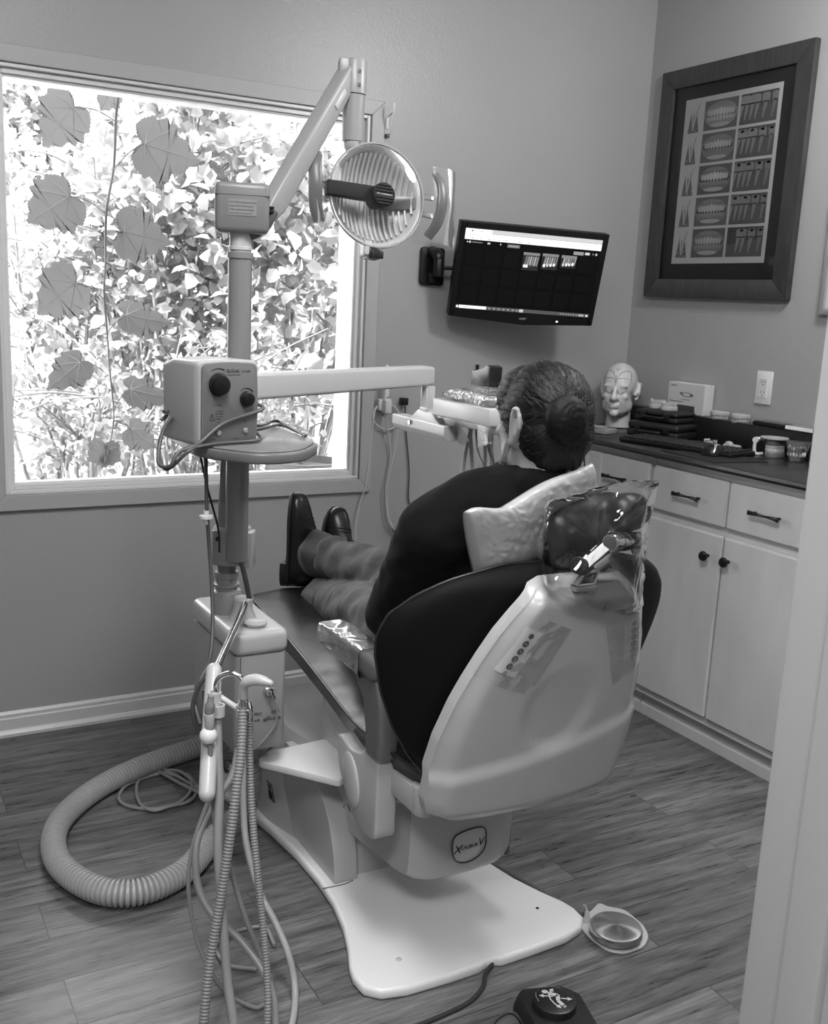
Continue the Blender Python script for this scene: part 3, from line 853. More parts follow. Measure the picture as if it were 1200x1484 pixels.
# small casts in front of the upstand, articulated model, clear model, slim boxes, tray by the head
t = thing('dental_cast', 'small plaster cast held by a wire, behind the keyboard', 'dental cast', (2.66, 2.60, ZT))
b = B(); c = V((2.665, 2.585, ZT)); arch(b, c, .05, .04, .026, 1.4); ob('cast_body', b, PLAST, t, 50)
b = B(); tube(b, [c+V((-.03, .02, .004)), c+V((-.036, .0, .020)), c+V((-.02, -.026, .030)), c+V((0, -.034, .012))], .0013, 6, 5); ob('wire', b, BLACK, t, 60)
b = B(); box(b, (2.70, 2.515, ZT+.012), (.02, .065, .018), rotz(.25), .006, 2); ell(b, (2.70, 2.53, ZT+.021), (.012, .016, .009))
tag(ob('bite_block', b, PLAST), 'small pale block lying beside the wired cast', 'block')
t = thing('dental_model', 'articulated dental model with upper and lower teeth and a white hinge, on the worktop', 'dental model', (2.72, 2.36, ZT)); c = V((2.728, 2.36, ZT))
PINK = mat('model_gum', .20, .4); TOOTH = mat('model_teeth', .62, .25)
def jaw(b1, b2, c, z, up, w=.062, d=.058, yaw=1.95):
    R = rotz(yaw); out = [(math.cos(a)*w/2, math.sin(a)*d-d*.4) for a in [PI*i/16 for i in range(17)]]
    prism_rim(b1, [c+R @ V((x, y, z)) for x, y in out], V((0, 0, .022*up)), .004, 3)
    for i in range(14):
        a = PI*(i+.5)/14; x, y = math.cos(a)*w*.44, math.sin(a)*d*.92-d*.4
        ell(b2, c+R @ V((x, y, z-.004*up)), (w*.062, w*.062, .0085), R, 10)
b1, b2 = B(), B(); jaw(b1, b2, c, .016+.004, -1+0, ); jaw(b1, b2, c, .040, 1)
ob('gums', b1, PINK, t, 50); ob('teeth', b2, TOOTH, t, 60)
b = B(); lathe(b, [(0, 0), (.046, 0), (.046, .004), (0, .004)], c+V((.0, .0, .062)), (0, 0, 1), 24); ob('mounting_disc', b, PLAST, t, 40)
b = B(); k = c+V((-.028, .040, 0)); tube(b, [k+V((.012, -.012, .008)), k+V((-.006, .004, .006)), k+V((-.010, .008, .03)), k+V((-.004, .004, .054)), k+V((.014, -.010, .058))], .006, 10, 6); cyl(b, k+V((-.014, .004, .052)), k+V((.004, .012, .052)), .010, None, 16); ob('hinge', b, mat('model_hinge', .72, .3), t, 50)
t = thing('dental_model', 'clear acrylic jaw model with visible teeth, nearest the door on the worktop', 'dental model', (2.72, 2.275, ZT)); c = V((2.722, 2.262, ZT))
ACR = clear('clear_acrylic_model', .86, .16, .05, 1.5, (40, .3), 1.5)
b = B(); R = rotz(1.9)
loft(b, [[c+R @ V((x*k, y*k2-.01, z)) for x, y in rounded([(-.030, -.02, 0), (.030, -.02, 0), (.022, .03, 0), (-.022, .03, 0)], .012, 4) and [(p.x, p.y) for p in rounded([(-.030, -.02, 0), (.030, -.02, 0), (.022, .03, 0), (-.022, .03, 0)], .012, 4)]] for z, k, k2 in ((.002, .72, .8), (.012, .80, .9), (.03, .98, 1), (.048, 1.2, 1.05), (.062, 1.35, 1.1), (.066, 1.36, 1.1))])
ob('acrylic_body', b, ACR, t, 40)
b = B()
for i in range(9):
    a = PI*(i+.5)/9; x, y = math.cos(a)*.027, math.sin(a)*.03-.012
    for z in (.024, .044): ell(b, c+R @ V((x, y, z)), (.0045, .0045, .0085), R, 8)
ob('teeth', b, TOOTH, t, 60)
for lab, ya, yb, m, tp in (('slim dark case lying on the ledge under the outlet', 2.375, 2.510, BLACK, None), ('slim case with a white face lying at the end of the ledge by the door', 2.24, 2.370, BLACK, 1)):
    t = thing('slim_case', lab, 'case', (2.80, (ya+yb)/2, ZL), 'slim cases on the ledge')
    b = B(); box(b, (2.808, (ya+yb)/2, ZL+.007), (.056, yb-ya, .013), rotz(.02), .003); ob('case_body', b, m, t)
    b = B(); box(b, (2.808, (ya+yb)/2, ZL+.0155), (.052, yb-ya-.012, .004), rotz(.02), .001); ob('case_lid', b, mat('slim_lid_dark', .10, .3) if not tp else mat('slim_lid_pale', .25, .3), t)
    if tp:
        b = B(); box(b, (2.7785, (ya+yb)/2+.004, ZL+.010), (.003, yb-ya-.02, .012), rotz(.02), .0008, 1); ob('white_edge', b, mat('slim_white', .9, .3), t)
b = B(); box(b, (2.515, 3.01, ZT+.011), (.07, .12, .02), rotz(.15), .003); box(b, (2.50, 3.0, ZT+.024), (.045, .07, .01), rotz(.3), .005)
tag(ob('shallow_tray', b, mat('grey_tray', .28, .45)), 'low grey tray on the worktop between the patient and the mannequin head', 'tray')
# outlet
t = thing('wall_outlet', 'white double power outlet on the wall above the worktop', 'outlet', (XR, 2.528, 1.172))
b = B(); box(b, (XR-.003, 2.528, 1.172), (.006, .070, .115), None, .0025); ob('cover_plate', b, mat('outlet_white', .78, .3), t)
b = B(); box(b, (XR-.0065, 2.528, 1.172), (.003, .036, .068), None, .001, 1); fc = ob('socket_face', b, mat('outlet_face', .72, .3), t)
b = B()
for dz in (-.018, .018):
    for dy in (-.0065, .0065): box(b, (XR-.0082, 2.528+dy, 1.172+dz+.003), (.001, .002, .008))
    cyl(b, (XR-.0078, 2.528, 1.172+dz-.008), (XR-.0086, 2.528, 1.172+dz-.008), .0024, None, 10)
ob('slots', b, mat('slot_dark', .03, .6), fc)
# ------------------------------------------------------------------ framed poster
t = thing('framed_poster', 'dark wood framed dental poster hanging above the worktop', 'poster', (XR, 2.81, 1.47))
FRM = mat('stained_wood_frame', .042, .38, bump=(20, .15, (1, 1, 8)), var=(12, .25, (1, 6, 1)))
def onR(x, y, dx=0): return W(x, y, X=XR-dx)
fy0, fy1, fz0, fz1 = 2.458, 3.166, 1.472, 2.302
fw = .068
b = B()
for q in ([(fy0, fz0), (fy0, fz1), (fy0+fw, fz1-fw), (fy0+fw, fz0+fw)], [(fy1, fz0), (fy1, fz1), (fy1-fw, fz1-fw), (fy1-fw, fz0+fw)],
          [(fy0, fz0), (fy1, fz0), (fy1-fw, fz0+fw), (fy0+fw, fz0+fw)], [(fy0, fz1), (fy1, fz1), (fy1-fw, fz1-fw), (fy0+fw, fz1-fw)]):
    prism(b, [V((XR-.001, p[0], p[1])) for p in q], V((-.026, 0, 0)), .003, 2)
ob('frame', b, FRM, t)
b = B(); bx(b, XR-.011, XR-.004, fy0+fw-.006, fy1-fw+.006, fz0+fw-.006, fz1-fw+.006); ob('mount', b, mat('black_mount', .012, .5), t)
my0, my1, mz0, mz1 = fy0+fw+.058, fy1-fw-.058, fz0+fw+.058, fz1-fw-.045
pw, ph = my1-my0, mz1-mz0
pr = Print((XR-.0112, my1, mz0), (0, -1, 0), (0, 0, 1), .000022, 1.45)
pr.rect(0, 0, pw, ph, .42)
rp = random.Random(5)
cols = ((.22*pw, .575*pw), (.60*pw, .965*pw))
for r_ in range(5):
    z1 = ph-.018-(ph-.03)*r_/5; z0 = z1-(ph-.03)/5+.010
    hh = z1-z0
    # drawing of a tooth in bone
    cx = .105*pw
    pr.poly([(cx-.060*pw-.0*r_, z0), (cx+.062*pw, z0), (cx+.045*pw, z0+hh*.35), (cx+.026*pw, z0+hh*.62), (cx-.030*pw, z0+hh*.62), (cx-.045*pw, z0+hh*.3)], .12)
    pr.poly([(cx-.032*pw, z0+hh*.80), (cx+.032*pw, z0+hh*.84), (cx+.026*pw, z0+hh*.55), (cx+.004*pw, z0+hh*.08), (cx-.006*pw, z0+hh*.08), (cx-.024*pw, z0+hh*.5)], .40)
    pr.poly([(cx-.006*pw, z0+hh*.62), (cx+.006*pw, z0+hh*.62), (cx+.002*pw, z0+hh*.2), (cx-.002*pw, z0+hh*.2)], .12)
    pr.line([(cx+.05*pw, z0+hh*.95), (cx+.028*pw, z0+hh*.66)], .0025, .1); pr.line([(cx-.030*pw, z0+hh*.7), (cx-.058*pw, z0+hh*.02)], .0018, .05); pr.line([(cx+.026*pw, z0+hh*.7), (cx+.06*pw, z0+hh*.02)], .0018, .05)
    for i in range(26): pr.oval(cx+rp.uniform(-.05, .055)*pw, z0+hh*rp.uniform(.02, .25), .0016, .0016, rp.choice((.05, .35)), 6)
    # mouth photograph
    a, c_ = cols[0]; w = c_-a
    pr.rect(a, z0, c_, z1, (.10, .11, .085, .10, .085)[r_]); mid = (a+c_)/2
    pr.oval(mid, z0+hh*.5, w*.49, hh*.44, (.20, .17, .14, .15, .15)[r_], 24, True); pr.oval(mid, z0+hh*.16, w*.30, hh*.07, .32, 18, True)
    pr.oval(mid, z0+hh*.84, w*.3, hh*.06, .19, 18, True)
    pr.oval(mid, z0+hh*.52, w*.46, hh*.20, (.12, .06, .04, .04, .05)[r_], 24, True)
    pr.k += 1
    for i in range(9):
        x = mid+(i-4)*w*.097*(1-.02*abs(i-4)); k = 1-.085*abs(i-4)
        sg = (0, .0, .01, .01, -.01)[r_]
        pr.oval(x, z0+hh*(.60-.006*abs(i-4)+sg), w*.050, hh*.155*k, (.42, .40, .48, .40, .36)[r_]*(1-.05*abs(i-4)), 12)
        if r_ in (0, 3, 4, 2, 1): pr.oval(x, z0+hh*(.385-.0*abs(i-4)), w*.044, hh*.105*k, (.36, .20, .22, .24, .24)[r_]*(1-.05*abs(i-4)), 12)
    # x-ray
    a, c_ = cols[1]; w = c_-a
    pr.rect(a, z0, c_, z1, (.055, .055, .06, .06, .04)[r_]); pr.poly([(a, z0), (c_, z0), (c_, z0+hh*.62), (a+w*.5, z0+hh*.52), (a, z0+hh*.40)], .075)
    pr.k += 1
    for i, fx in enumerate((.12, .40, .68, .92)):
        x = a+w*fx; sl = w*(-.06); cwid = w*(.14, .14, .10, .08)[i]; tone = .19-.015*i
        if r_ == 4 and i == 0: continue
        zt2 = z1-hh*.06
        for s in ((-1, 1) if i < 2 else (0,)):
            x_ = x+s*cwid*.5; rw = cwid*(.42 if i < 2 else .62)
            pr.poly([(max(a, min(c_, q_)), z_) for q_, z_ in ((x_-rw, zt2-hh*.26), (x_+rw, zt2-hh*.26), (x_+sl*.9+rw*.3, z0+hh*.14), (x_+sl*.9-rw*.3, z0+hh*.14))], tone, False)
        pr.poly([(max(a, min(c_, q_)), z_) for q_, z_ in ((x-cwid, zt2-hh*.30), (x+cwid, zt2-hh*.30), (x+cwid*1.05, zt2-hh*.05), (x+cwid*.6, zt2), (x-cwid*.6, zt2), (x-cwid*1.05, zt2-hh*.05))], tone*(1.15 if r_ < 2 else 1.0), False)
        if r_ >= 1: pr.k += 0; pr.oval(min(c_-w*.05, max(a+w*.06, x)), zt2-hh*.06, w*.055, hh*.05, (.3, .3, .5, .45, .6)[r_], 10)
pr.done('print', PRINT, t)
b = B(); bx(b, XR-.0145, XR-.0135, fy0+fw-.004, fy1-fw+.004, fz0+fw-.004, fz1-fw+.004); ob('glazing', b, clear('picture_glass', .98, .0, .01, 1.14), t, 0)
# second frame, only its corner in view
k = W(1190, 456, X=XR)
t = thing('framed_picture', 'pale framed picture cut off by the right edge of the photo', 'picture', (XR, k.y, k.z))
b = B(); y1 = k.y-.002; rw = .02
for q in ((y1-rw, y1, k.z, k.z+.5), (y1-.4, y1-.4+rw, k.z, k.z+.5), (y1-.4+rw, y1-rw, k.z, k.z+rw), (y1-.4+rw, y1-rw, k.z+.5-rw, k.z+.5)): bx(b, XR-.022, XR-.001, q[0], q[1], q[2], q[3], .002)
ob('frame', b, mat('silver_frame', .5, .3, .5), t)
b = B(); bx(b, XR-.012, XR-.004, y1-.4+rw, y1-rw, k.z+rw, k.z+.5-rw); ob('picture_print', b, mat('paper', .6, .6), t)

# ------------------------------------------------------------------ monitor on its wall arm
w_, h_ = .545, .315; yw, tl, rl = -.303, .243, -.028
u = V((math.cos(yw), math.sin(yw), 0)); n = V((math.sin(yw), -math.cos(yw), 0)); v = V((0, 0, 1))
n, v = n*math.cos(tl)-v*math.sin(tl), v*math.cos(tl)+n*math.sin(tl)
u, v = u*math.cos(rl)+v*math.sin(rl), v*math.cos(rl)-u*math.sin(rl)
mo = V((2.17, 3.046, 1.521)); hw, hh = .2725, .165
t = thing('monitor', 'black widescreen monitor showing dental x-rays, tilted down from the wall arm', 'monitor', mo)
def M_(x, y, z=0.): return mo+u*x+v*y+n*z
b = B(); out = [(-hw, hh), (hw, hh), (hw, -hh-.0), (.0, -hh-.016), (-.01, -hh-.016), (-hw, -hh)]
prism(b, [M_(x, y, -.002) for x, y in out], -n*.034, .004, 2); ob('casing', b, mat('monitor_back', .006, .45), t)
sx0, sx1, sy0, sy1 = -hw+.021, hw-.021, -hh+.030, hh-.022
b = B()
for q in ([(-hw, -hh), (-hw, hh), (sx0, hh), (sx0, -hh)], [(sx1, -hh), (sx1, hh), (hw, hh), (hw, -hh)], [(sx0, sy1), (sx0, hh), (sx1, hh), (sx1, sy1)]):
    prism(b, [M_(x, y, -.004) for x, y in q], n*.006, .0015, 1)
prism(b, [M_(x, y, -.004) for x, y in [(-hw, -hh), (sx0, sy0), (sx1, sy0), (hw, -hh), (0, -hh-.016)]], n*.006, .0012, 1)
bz = ob('bezel', b, mat('monitor_bezel', .006, .22), t)
text('lettering', 'acer', .016, M_(-.010, -hh+.004, .0023), u, v, mat('logo_grey', .35, .3), bz, 'LEFT', .0002, 1., .25)
b = B(); box(b, M_(.135, -hh+.006, .0025), (.008, .006, .001), basis(u, v, n), .0003, 1); ob('power_light', b, emit('power_led', .5, .5), bz)
pr = Print(M_(sx0, sy0, .0), u, v, .00006); sw, sh = sx1-sx0, sy1-sy0
pr.rect(0, 0, sw, sh, .0008)
pr.rect(0, sh*.945, sw, sh, .33); pr.rect(0, sh*.945, sw*.19, sh*.995, .62); pr.rect(sw*.19, sh*.945, sw, sh*.95, .2)
pr.rect(0, sh*.905, sw, sh*.945, .62); pr.rect(sw*.10, sh*.912, sw*.84, sh*.938, .45); pr.rect(0, sh*.865, sw, sh*.905, .60)
for x in (.03, .055, .08, .86, .885, .92, .95): pr.rect(sw*x, sh*.920, sw*x+.004, sh*.93, .12)
for x in (.05, .11, .17, .245, .29, .385, .46): pr.rect(sw*x, sh*.879, sw*x+.004, sh*.891, .08); pr.rect(sw*x+.006, sh*.882, sw*x+.022, sh*.888, .3)
pr.oval(sw*.047, sh*.972, .003, .003, .05); pr.rect(sw*.06, sh*.967, sw*.13, sh*.975, .25); pr.oval(sw*.18, sh*.972, .002, .002, .2)
pr.poly([(sw*.015, sh*.835), (sw*.025, sh*.845), (sw*.025, sh*.825)], .5); pr.oval(sw*.04, sh*.835, .004, .004, .3); pr.rect(sw*.055, sh*.828, sw*.13, sh*.842, .10)
pr.rect(sw*.165, sh*.823, sw*.185, sh*.845, .3); pr.oval(sw*.26, sh*.835, .002, .003, .4); pr.rect(sw*.31, sh*.806, sw*.40, sh*.846, .09); pr.rect(sw*.32, sh*.82, sw*.39, sh*.832, .2)
pr.rect(sw*.80, sh*.79, sw*.875, sh*.832, .16); pr.rect(sw*.885, sh*.80, sw*.92, sh*.83, .35); pr.oval(sw*.945, sh*.815, .004, .004, .06); pr.oval(sw*.97, sh*.815, .004, .004, .3)
for i in range(7):
    for j in range(3): pr.rect(sw*(.02+.137*i), sh*(.09+.235*j), sw*(.135+.137*i), sh*(.29+.235*j), .0013)
for i, (xa, xb, ya, yb) in enumerate(((.435, .555, .545, .77), (.575, .695, .575, .775), (.715, .83, .615, .775))):
    pr.rect(sw*xa, sh*ya, sw*xb, sh*yb, .012); pr.rect(sw*xa, sh*(yb-.035), sw*xb, sh*yb, .12); ww = xb-xa; hz = yb-ya
    pr.k += 1
    for j in range(6):
        x = xa+ww*(.12+.14*j); pr.poly([(sw*x, sh*(ya+hz*.3)), (sw*(x+ww*.10), sh*(ya+hz*.25)), (sw*(x+ww*.16), sh*(ya+hz*.78)), (sw*(x+ww*.07), sh*(ya+hz*.80))], (.09, .15, .22, .14, .2, .12)[(j+i) % 6], False)
    for j in range(4): pr.oval(sw*(xa+ww*(.18+.2*j if i else .15+.14*j)), sh*(ya+hz*(.24+.03*j*(i > 0))), .0045, .006, (.55, .7, .3, .5)[(j+i) % 4] if (i or j < 2) else .02, 10)
pr.rect(0, 0, sw, sh*.045, .045); pr.rect(sw*.025, sh*.004, sw*.225, sh*.041, .62); pr.rect(sw*.005, sh*.01, sw*.018, sh*.035, .6); pr.rect(sw*.05, sh*.018, sw*.14, sh*.026, .25)
for x in (.24, .275, .31, .345, .38, .415, .445): pr.rect(sw*x, sh*.012, sw*x+.008, sh*.033, .16)
pr.rect(sw*.47, sh*.003, sw*.50, sh*.042, .3)
for x in (.78, .80, .82, .84, .86, .88, .90): pr.rect(sw*x, sh*.016, sw*x+.004, sh*.030, .22)
pr.rect(sw*.92, sh*.01, sw*.96, sh*.035, .22); pr.rect(sw*.975, sh*.012, sw*.99, sh*.033, .5)
pr.done('screen', shade_mat('screen_glow', True, .25), t)
t = thing('wall_bracket', 'black monitor arm bracket fixed to the wall right of the window', 'bracket', (1.89, YW, 1.47))
b = B(); cxp = (1.842+1.940)/2
prism_rim(b, [V((p.x, YW-.001, p.y)) for p in rounded([(1.842, 1.470, 0), (1.940, 1.470, 0), (1.940, 1.602, 0), (1.842, 1.602, 0)], .016)], V((0, -.014, 0)), .004); ob('wall_plate', b, BLACK, t)
b = B(); tube(b, [V((cxp-.004, YW-.010, 1.585)), V((cxp-.004, YW-.05, 1.575)), V((cxp, YW-.055, 1.54))], .018, 14, 6, [.022, .020, .018]); cyl(b, (cxp, YW-.055, 1.50), (cxp, YW-.055, 1.56), .020, None, 18, .002); bx(b, cxp-.022, cxp+.03, YW-.035, YW-.010, 1.478, 1.512, .003); ob('pivot', b, BLACK, t, 40)
b = B(); e = M_(-.02, .0, -.040)
tube(b, [V((cxp, YW-.055, 1.532)), V((1.98, YW-.07, 1.532)), V((e.x-.02, YW-.06, 1.532))], .016, 4, 1, None, .45, False); tube(b, [V((e.x-.02, YW-.06, 1.532)), e], .014, 10, 1, None, 1, False); ob('arm', b, BLACK, t, 30)
b = B(); box(b, M_(0, 0, -.040), (.11, .11, .006), basis(u, v, n), .002); ob('mounting_plate', b, BLACK, t)
b = B(); tube(b, [M_(-.10, -.05, -.037), V((2.01, 3.16, 1.475)), V((1.945, 3.19, 1.49)), V((1.955, 3.20, 1.52)), V((2.0, 3.19, 1.515)), V((2.01, 3.17, 1.46)), M_(-.18, -.12, -.037)], .0035, 8, 6)
tag(ob('monitor_cable', b, BLACK, None, 60), 'black cable looping between the wall bracket and the monitor', 'cable')
# small white angle bracket on the window casing
t = thing('angle_bracket', 'small white triangular bracket on the top right corner of the window casing', 'bracket', W(562, 195, Y=YW-.02))
b = B(); q = [W(x, y, Y=YW-.022) for x, y in ((562, 168), (572, 148), (570.5, 162), (561.5, 196))]
tube(b, [W(571.5, 149, Y=YW-.06), W(570.5, 163, Y=YW-.06), W(561.5, 195, Y=YW-.018)], .0035, 6, 1, None, .6, False); tube(b, [W(570.5, 162, Y=YW-.06), W(562, 170, Y=YW-.018), W(561.5, 186, Y=YW-.018)], .0035, 6, 1, None, .6, False)
ob('bracket_arm', b, mat('bracket_white', .8, .35), t)
b = B(); p = W(559.5, 185, Y=YW-.004); bx(b, p.x-.012, p.x+.006, YW-.006, YW-.0005, p.z-.075, p.z+.065, .001, 1); ob('back_strip', b, mat('strip_grey', .40, .4), t)
b = B(); p = W(561, 197, Y=YW-.012); box(b, p, (.012, .02, .012), None, .002); ob('catch', b, DGREY, t)
# camera wand hanging on the wall with looped cord
t = thing('intraoral_camera', 'slim white camera wand hanging on the wall with its looped white cord', 'dental camera', W(560, 600, Y=YW))
b = B(); q0, q1 = W(561, 531, Y=YW-.03), W(559, 602, Y=YW-.03)
tube(b, [q0, q0.lerp(q1, .5), q0.lerp(q1, .82), q1], .01, 12, 4, [.007, .0105, .0105, .007], .8, True, True); wb = ob('wand_body', b, mat('wand_white', .7, .3), t, 60)
b = B()
for k in (.22, .34, .42, .62): c = q0.lerp(q1, k)+V((.001, -.0098, 0)); cyl(b, c, c+V((0, -.0012, 0)), .0028, None, 10)
ob('buttons', b, DGREY, wb)
b = B(); c = q0.lerp(q1, .78); bx(b, c.x-.026, c.x+.026, YW-.026, YW-.001, c.z-.022, c.z+.020, .004); bx(b, c.x-.012, c.x+.014, YW-.05, YW-.018, c.z-.03, c.z+.018, .004); ob('wall_holder', b, mat('holder_white', .62, .35), t)
b = B(); Yc = YW-.014
pth = [(558, 604), (566, 655), (562, 690), (562, 740), (572, 772)]
tube(b, [W(559, 603, Y=YW-.03)]+[W(x, y, Y=Yc) for x, y in pth[1:]], .0028, 7, 6)
lp = [(572, 772), (569, 790), (556, 806), (540, 808), (520, 795), (515, 770), (519, 740), (530, 700), (537, 640), (541, 610), (545, 592), (556, 584), (572, 590), (578, 602), (572, 618), (560, 623), (546, 616), (540, 603), (546, 588)]
tube(b, [W(x, y, Y=Yc-.004*(i % 2)) for i, (x, y) in enumerate(lp)], .0028, 7, 6)
tube(b, [W(x, y, Y=Yc-.008) for x, y in ((576, 606), (574, 640), (566, 680), (559, 710), (562, 750), (571, 768))], .0028, 7, 6)
ob('cord', b, mat('cord_white', .55, .4), t, 60)
b = B(); cyl(b, W(569, 764, Y=Yc), W(573, 775, Y=Yc), .005, .004, 12, .001); ob('plug', b, mat('plug_grey', .12, .4), t)
# ------------------------------------------------------------------ dental unit beside the chair
def camdirs(p):
    """unit vectors at point p: towards the viewer's right, up, and level towards the doorway"""
    t = V((-p[0], -p[1], 0)).normalized(); return V((-t.y, t.x, 0)), V((0, 0, 1)), t
t = UNIT = thing('dental_unit', 'white dental unit with a steel-coloured pole rising beside the chair', 'dental unit', (.82, 2.25, .33))
BX0, BX1, BY0, BY1 = .757, .884, 2.10, 2.415
def rrect(x0, x1, y0, y1, r, z): return [V((p.x, p.y, z)) for p in rounded([(x0, y0, 0), (x1, y0, 0), (x1, y1, 0), (x0, y1, 0)], r, 7)]
b = B(); prism_rim(b, rrect(BX0, BX1, BY0, BY1, .018, .366), V((0, 0, .235)), .004, 2); bd = ob('cabinet_body', b, GREYP, t, 40)
b = B(); prism_rim(b, rrect(BX0-.004, BX1+.004, BY0-.005, BY1+.004, .024, .600), V((0, 0, .056)), .016, 4); ob('cabinet_lid', b, WHITE, t, 50)
b = B()
for dx in (.012,): bx(b, BX0+dx, BX0+dx+.0012, BY0-.0012, BY0+.001, .37, .60)
ob('panel_seam', b, DGREY, t)
ink = mat('faded_ink', .045, .6)
text('lettering', 'OFF', .011, (.846, BY0-.0008, .452), (1, 0, 0), (0, 0, 1), ink, bd); text('lettering', 'WATER', .0085, (.842, BY0-.0008, .436), (1, 0, 0), (0, 0, 1), ink, bd)
text('lettering', 'PRO', .0105, (.803, BY0-.0008, .453), (1, 0, 0), (0, 0, 1), ink, bd); text('lettering', 'AIR', .0095, (.804, BY0-.0008, .438), (1, 0, 0), (0, 0, 1), ink, bd)
b = B(); c = V((.836, BY0, .512)); lathe(b, [(0, 0), (.011, 0), (.011, .006), (.009, .008), (.009, .012), (.006, .014), (.006, .018), (0, .018)], c, (0.15, -1, -.1), 18); cyl(b, c+V((.003, -.014, -.002)), c+V((.010, -.020, -.016)), .0045, .0035, 12)
cyl(b, c+V((-.002, -.010, .008)), c+V((.014, -.013, .009)), .003, None, 8); ob('water_valve', b, CHROME, t, 40)
b = B(); box(b, (.834, BY0-.003, .444), (.018, .005, .006), basis(V((.9, 0, .4)), V((0, 1, 0)), V((-.4, 0, .9))), .002); ob('toggle', b, DGREY, t)
b = B(); tube(b, [c+V((.010, -.020, -.016)), V((.852, BY0-.022, .47)), V((.848, BY0-.020, .43)), V((.815, BY0-.012, .385)), V((.80, BY0+.01, .36))], .0028, 8, 8); ob('supply_tube', b, TUBEG, t, 60)
b = B(); lathe(b, [(0, 0), (.022, 0), (.022, .005), (.0265, .006), (.027, .010), (.024, .0115), (.020, .0095), (0, .0095)], (.822, 2.145, .6555), (0, 0, 1), 30); ob('filter_cap', b, WHITE, t, 40)
b = B(); lathe(b, [(0, 0), (.034, 0), (.024, .022), (.022, .040), (.023, .050), (.020, .054), (0, .054)], (.812, 2.205, .6555), (0, 0, 1), 28); ob('swivel_mount', b, WHITE, t, 40)
PX, PY, QX, QY = .797, 2.211, .796, 2.276
STEELG = mat('pole_grey_metal', .27, .32, .2)
b = B(); lathe(b, [(0, 0), (.037, 0), (.037, .050), (.034, .054), (.026, .056), (.026, .064), (.031, .066), (.031, .071), (.025, .073), (.025, .085), (.029, .087), (.028, .10), (0, .10)], (QX, QY, .6555), (0, 0, 1), 30); ob('post_collar', b, GREYP, t, 40)
b = B(); lathe(b, [(0, 0), (.022, 0), (.022, .14), (.0165, .30), (.0165, .325), (0, .325)], (QX, QY, .745), (0, 0, 1), 26); ps = ob('base_post', b, STEELG, t, 40)
b = B(); cyl(b, (QX, QY, .885), (QX, QY, .935), .0212, .0192, 26); ob('label_band', b, mat('dark_label', .03, .5), ps, 40)
b = B()
u_, _, n_ = camdirs((PX, PY))
cc = V((.796, 2.244, .79))
prism_rim(b, [V((p.x, p.y, .785)) for p in rounded([cc-u_*.046+n_*.030, cc+u_*.030+n_*.044, cc+u_*.050-n_*.02, cc+u_*.03-n_*.07, cc-u_*.04-n_*.06], .02, 6)], V((0, 0, .083)), .004, 3)
ob('clamp_bracket', b, GREYP, t, 40)
b = B(); prism_rim(b, [V((p.x, p.y, .780)) for p in rounded([cc+u_*.020+n_*.040, cc+u_*.050+n_*.036, cc+u_*.058-n_*.01, cc+u_*.03-n_*.01], .010, 5)], V((0, 0, .085)), .003, 2); ob('clamp_jaw', b, WHITE, t, 40)
b = B(); cyl(b, cc-u_*.030+n_*.038+V((0, 0, .063)), cc-u_*.031+n_*.047+V((0, 0, .063)), .0055, None, 14); ob('clamp_screw', b, BLACK, t, 40)
b = B(); cyl(b, (PX, PY, .80), (PX, PY, 1.495), .0262, None, 36); lathe(b, [(.0262, 0), (.029, 0), (.029, .012), (.0262, .014)], (PX, PY, 1.485), (0, 0, 1), 36); ob('pole', b, STEELG, t, 40)
b = B(); cyl(b, (PX, PY, 1.49), (PX, PY, 1.545), .0238, None, 32); lathe(b, [(.0238, 0), (.026, 0), (.026, .006), (.0238, .007)], (PX, PY, 1.503), (0, 0, 1), 32); ob('pole_sleeve', b, mat('sleeve_pale', .55, .3), t, 40)
# arm plate to the chair
b = B(); zp = .318; pl = [W(x, y, Z=zp) for x, y in ((374, 1102), (381, 1090), (472, 1070), (494, 1078), (505, 1122), (492, 1131))]
prism_rim(b, rounded(pl, .012, 4), V((0, 0, -.018)), .003, 2); ob('support_plate', b, mat('plate_white', .70, .4, bump=(150, .15)), t, 40)
b = B(); cyl(b, (.845, 2.20, .31), (.845, 2.20, .368), .03, None, 24); ob('support_neck', b, GREYP, t, 40)

# ---------------- operating light
LT = thing('dental_light', 'operating light with round clear lens hanging from an angled arm on top of the pole', 'dental light', (PX, PY, 1.53))
u_, v_, n_ = camdirs((PX, PY))
jb = V((PX, PY, 1.590)); R = basis(u_, -n_, v_)
b = B(); box(b, jb+u_*.003, (.116, .085, .105), R, .012, 3); jo = ob('transformer_housing', b, mat('housing_grey', .19, .36, bump=(200, .03)), LT, 40)
b = B(); box(b, jb+u_*.003+v_*.026, (.1172, .0862, .0012), R); ob('housing_seam', b, DGREY, jo)
lo = jb+n_*.0432; b = B(); box(b, lo+u_*.004+v_*.0, (.060, .0006, .034), R); ob('sticker', b, mat('sticker_grey', .25, .5), jo)
for k, s in enumerate(('CAUTION: Disconnect power', 'supply before servicing and', 'before replacing the halogen', 'lamp. Use only rated bulb')):
    text('lettering', s, .0046, lo+n_*.0004-u_*.024+v_*(.009-.0075*k), u_, v_, ink, jo)
b = B(); 
for dz in (.012, .003): box(b, jb+u_*.066+v_*(dz-.006), (.012, .03, .004), R, .001, 1)
ob('cable_clips', b, BLACK, LT)
top = W(507, 104, d=2.60); low = W(384, 318, d=2.375)
axis = (top-low).normalized(); sv = axis.cross(n_).normalized()   # across the beam, in the picture plane
if sv.x < 0: sv = -sv
dv = sv.cross(axis).normalized()
b = B(); secs = []
tw_ = Quaternion(axis, math.radians(42)); sv2, dv2 = tw_ @ sv, tw_ @ dv
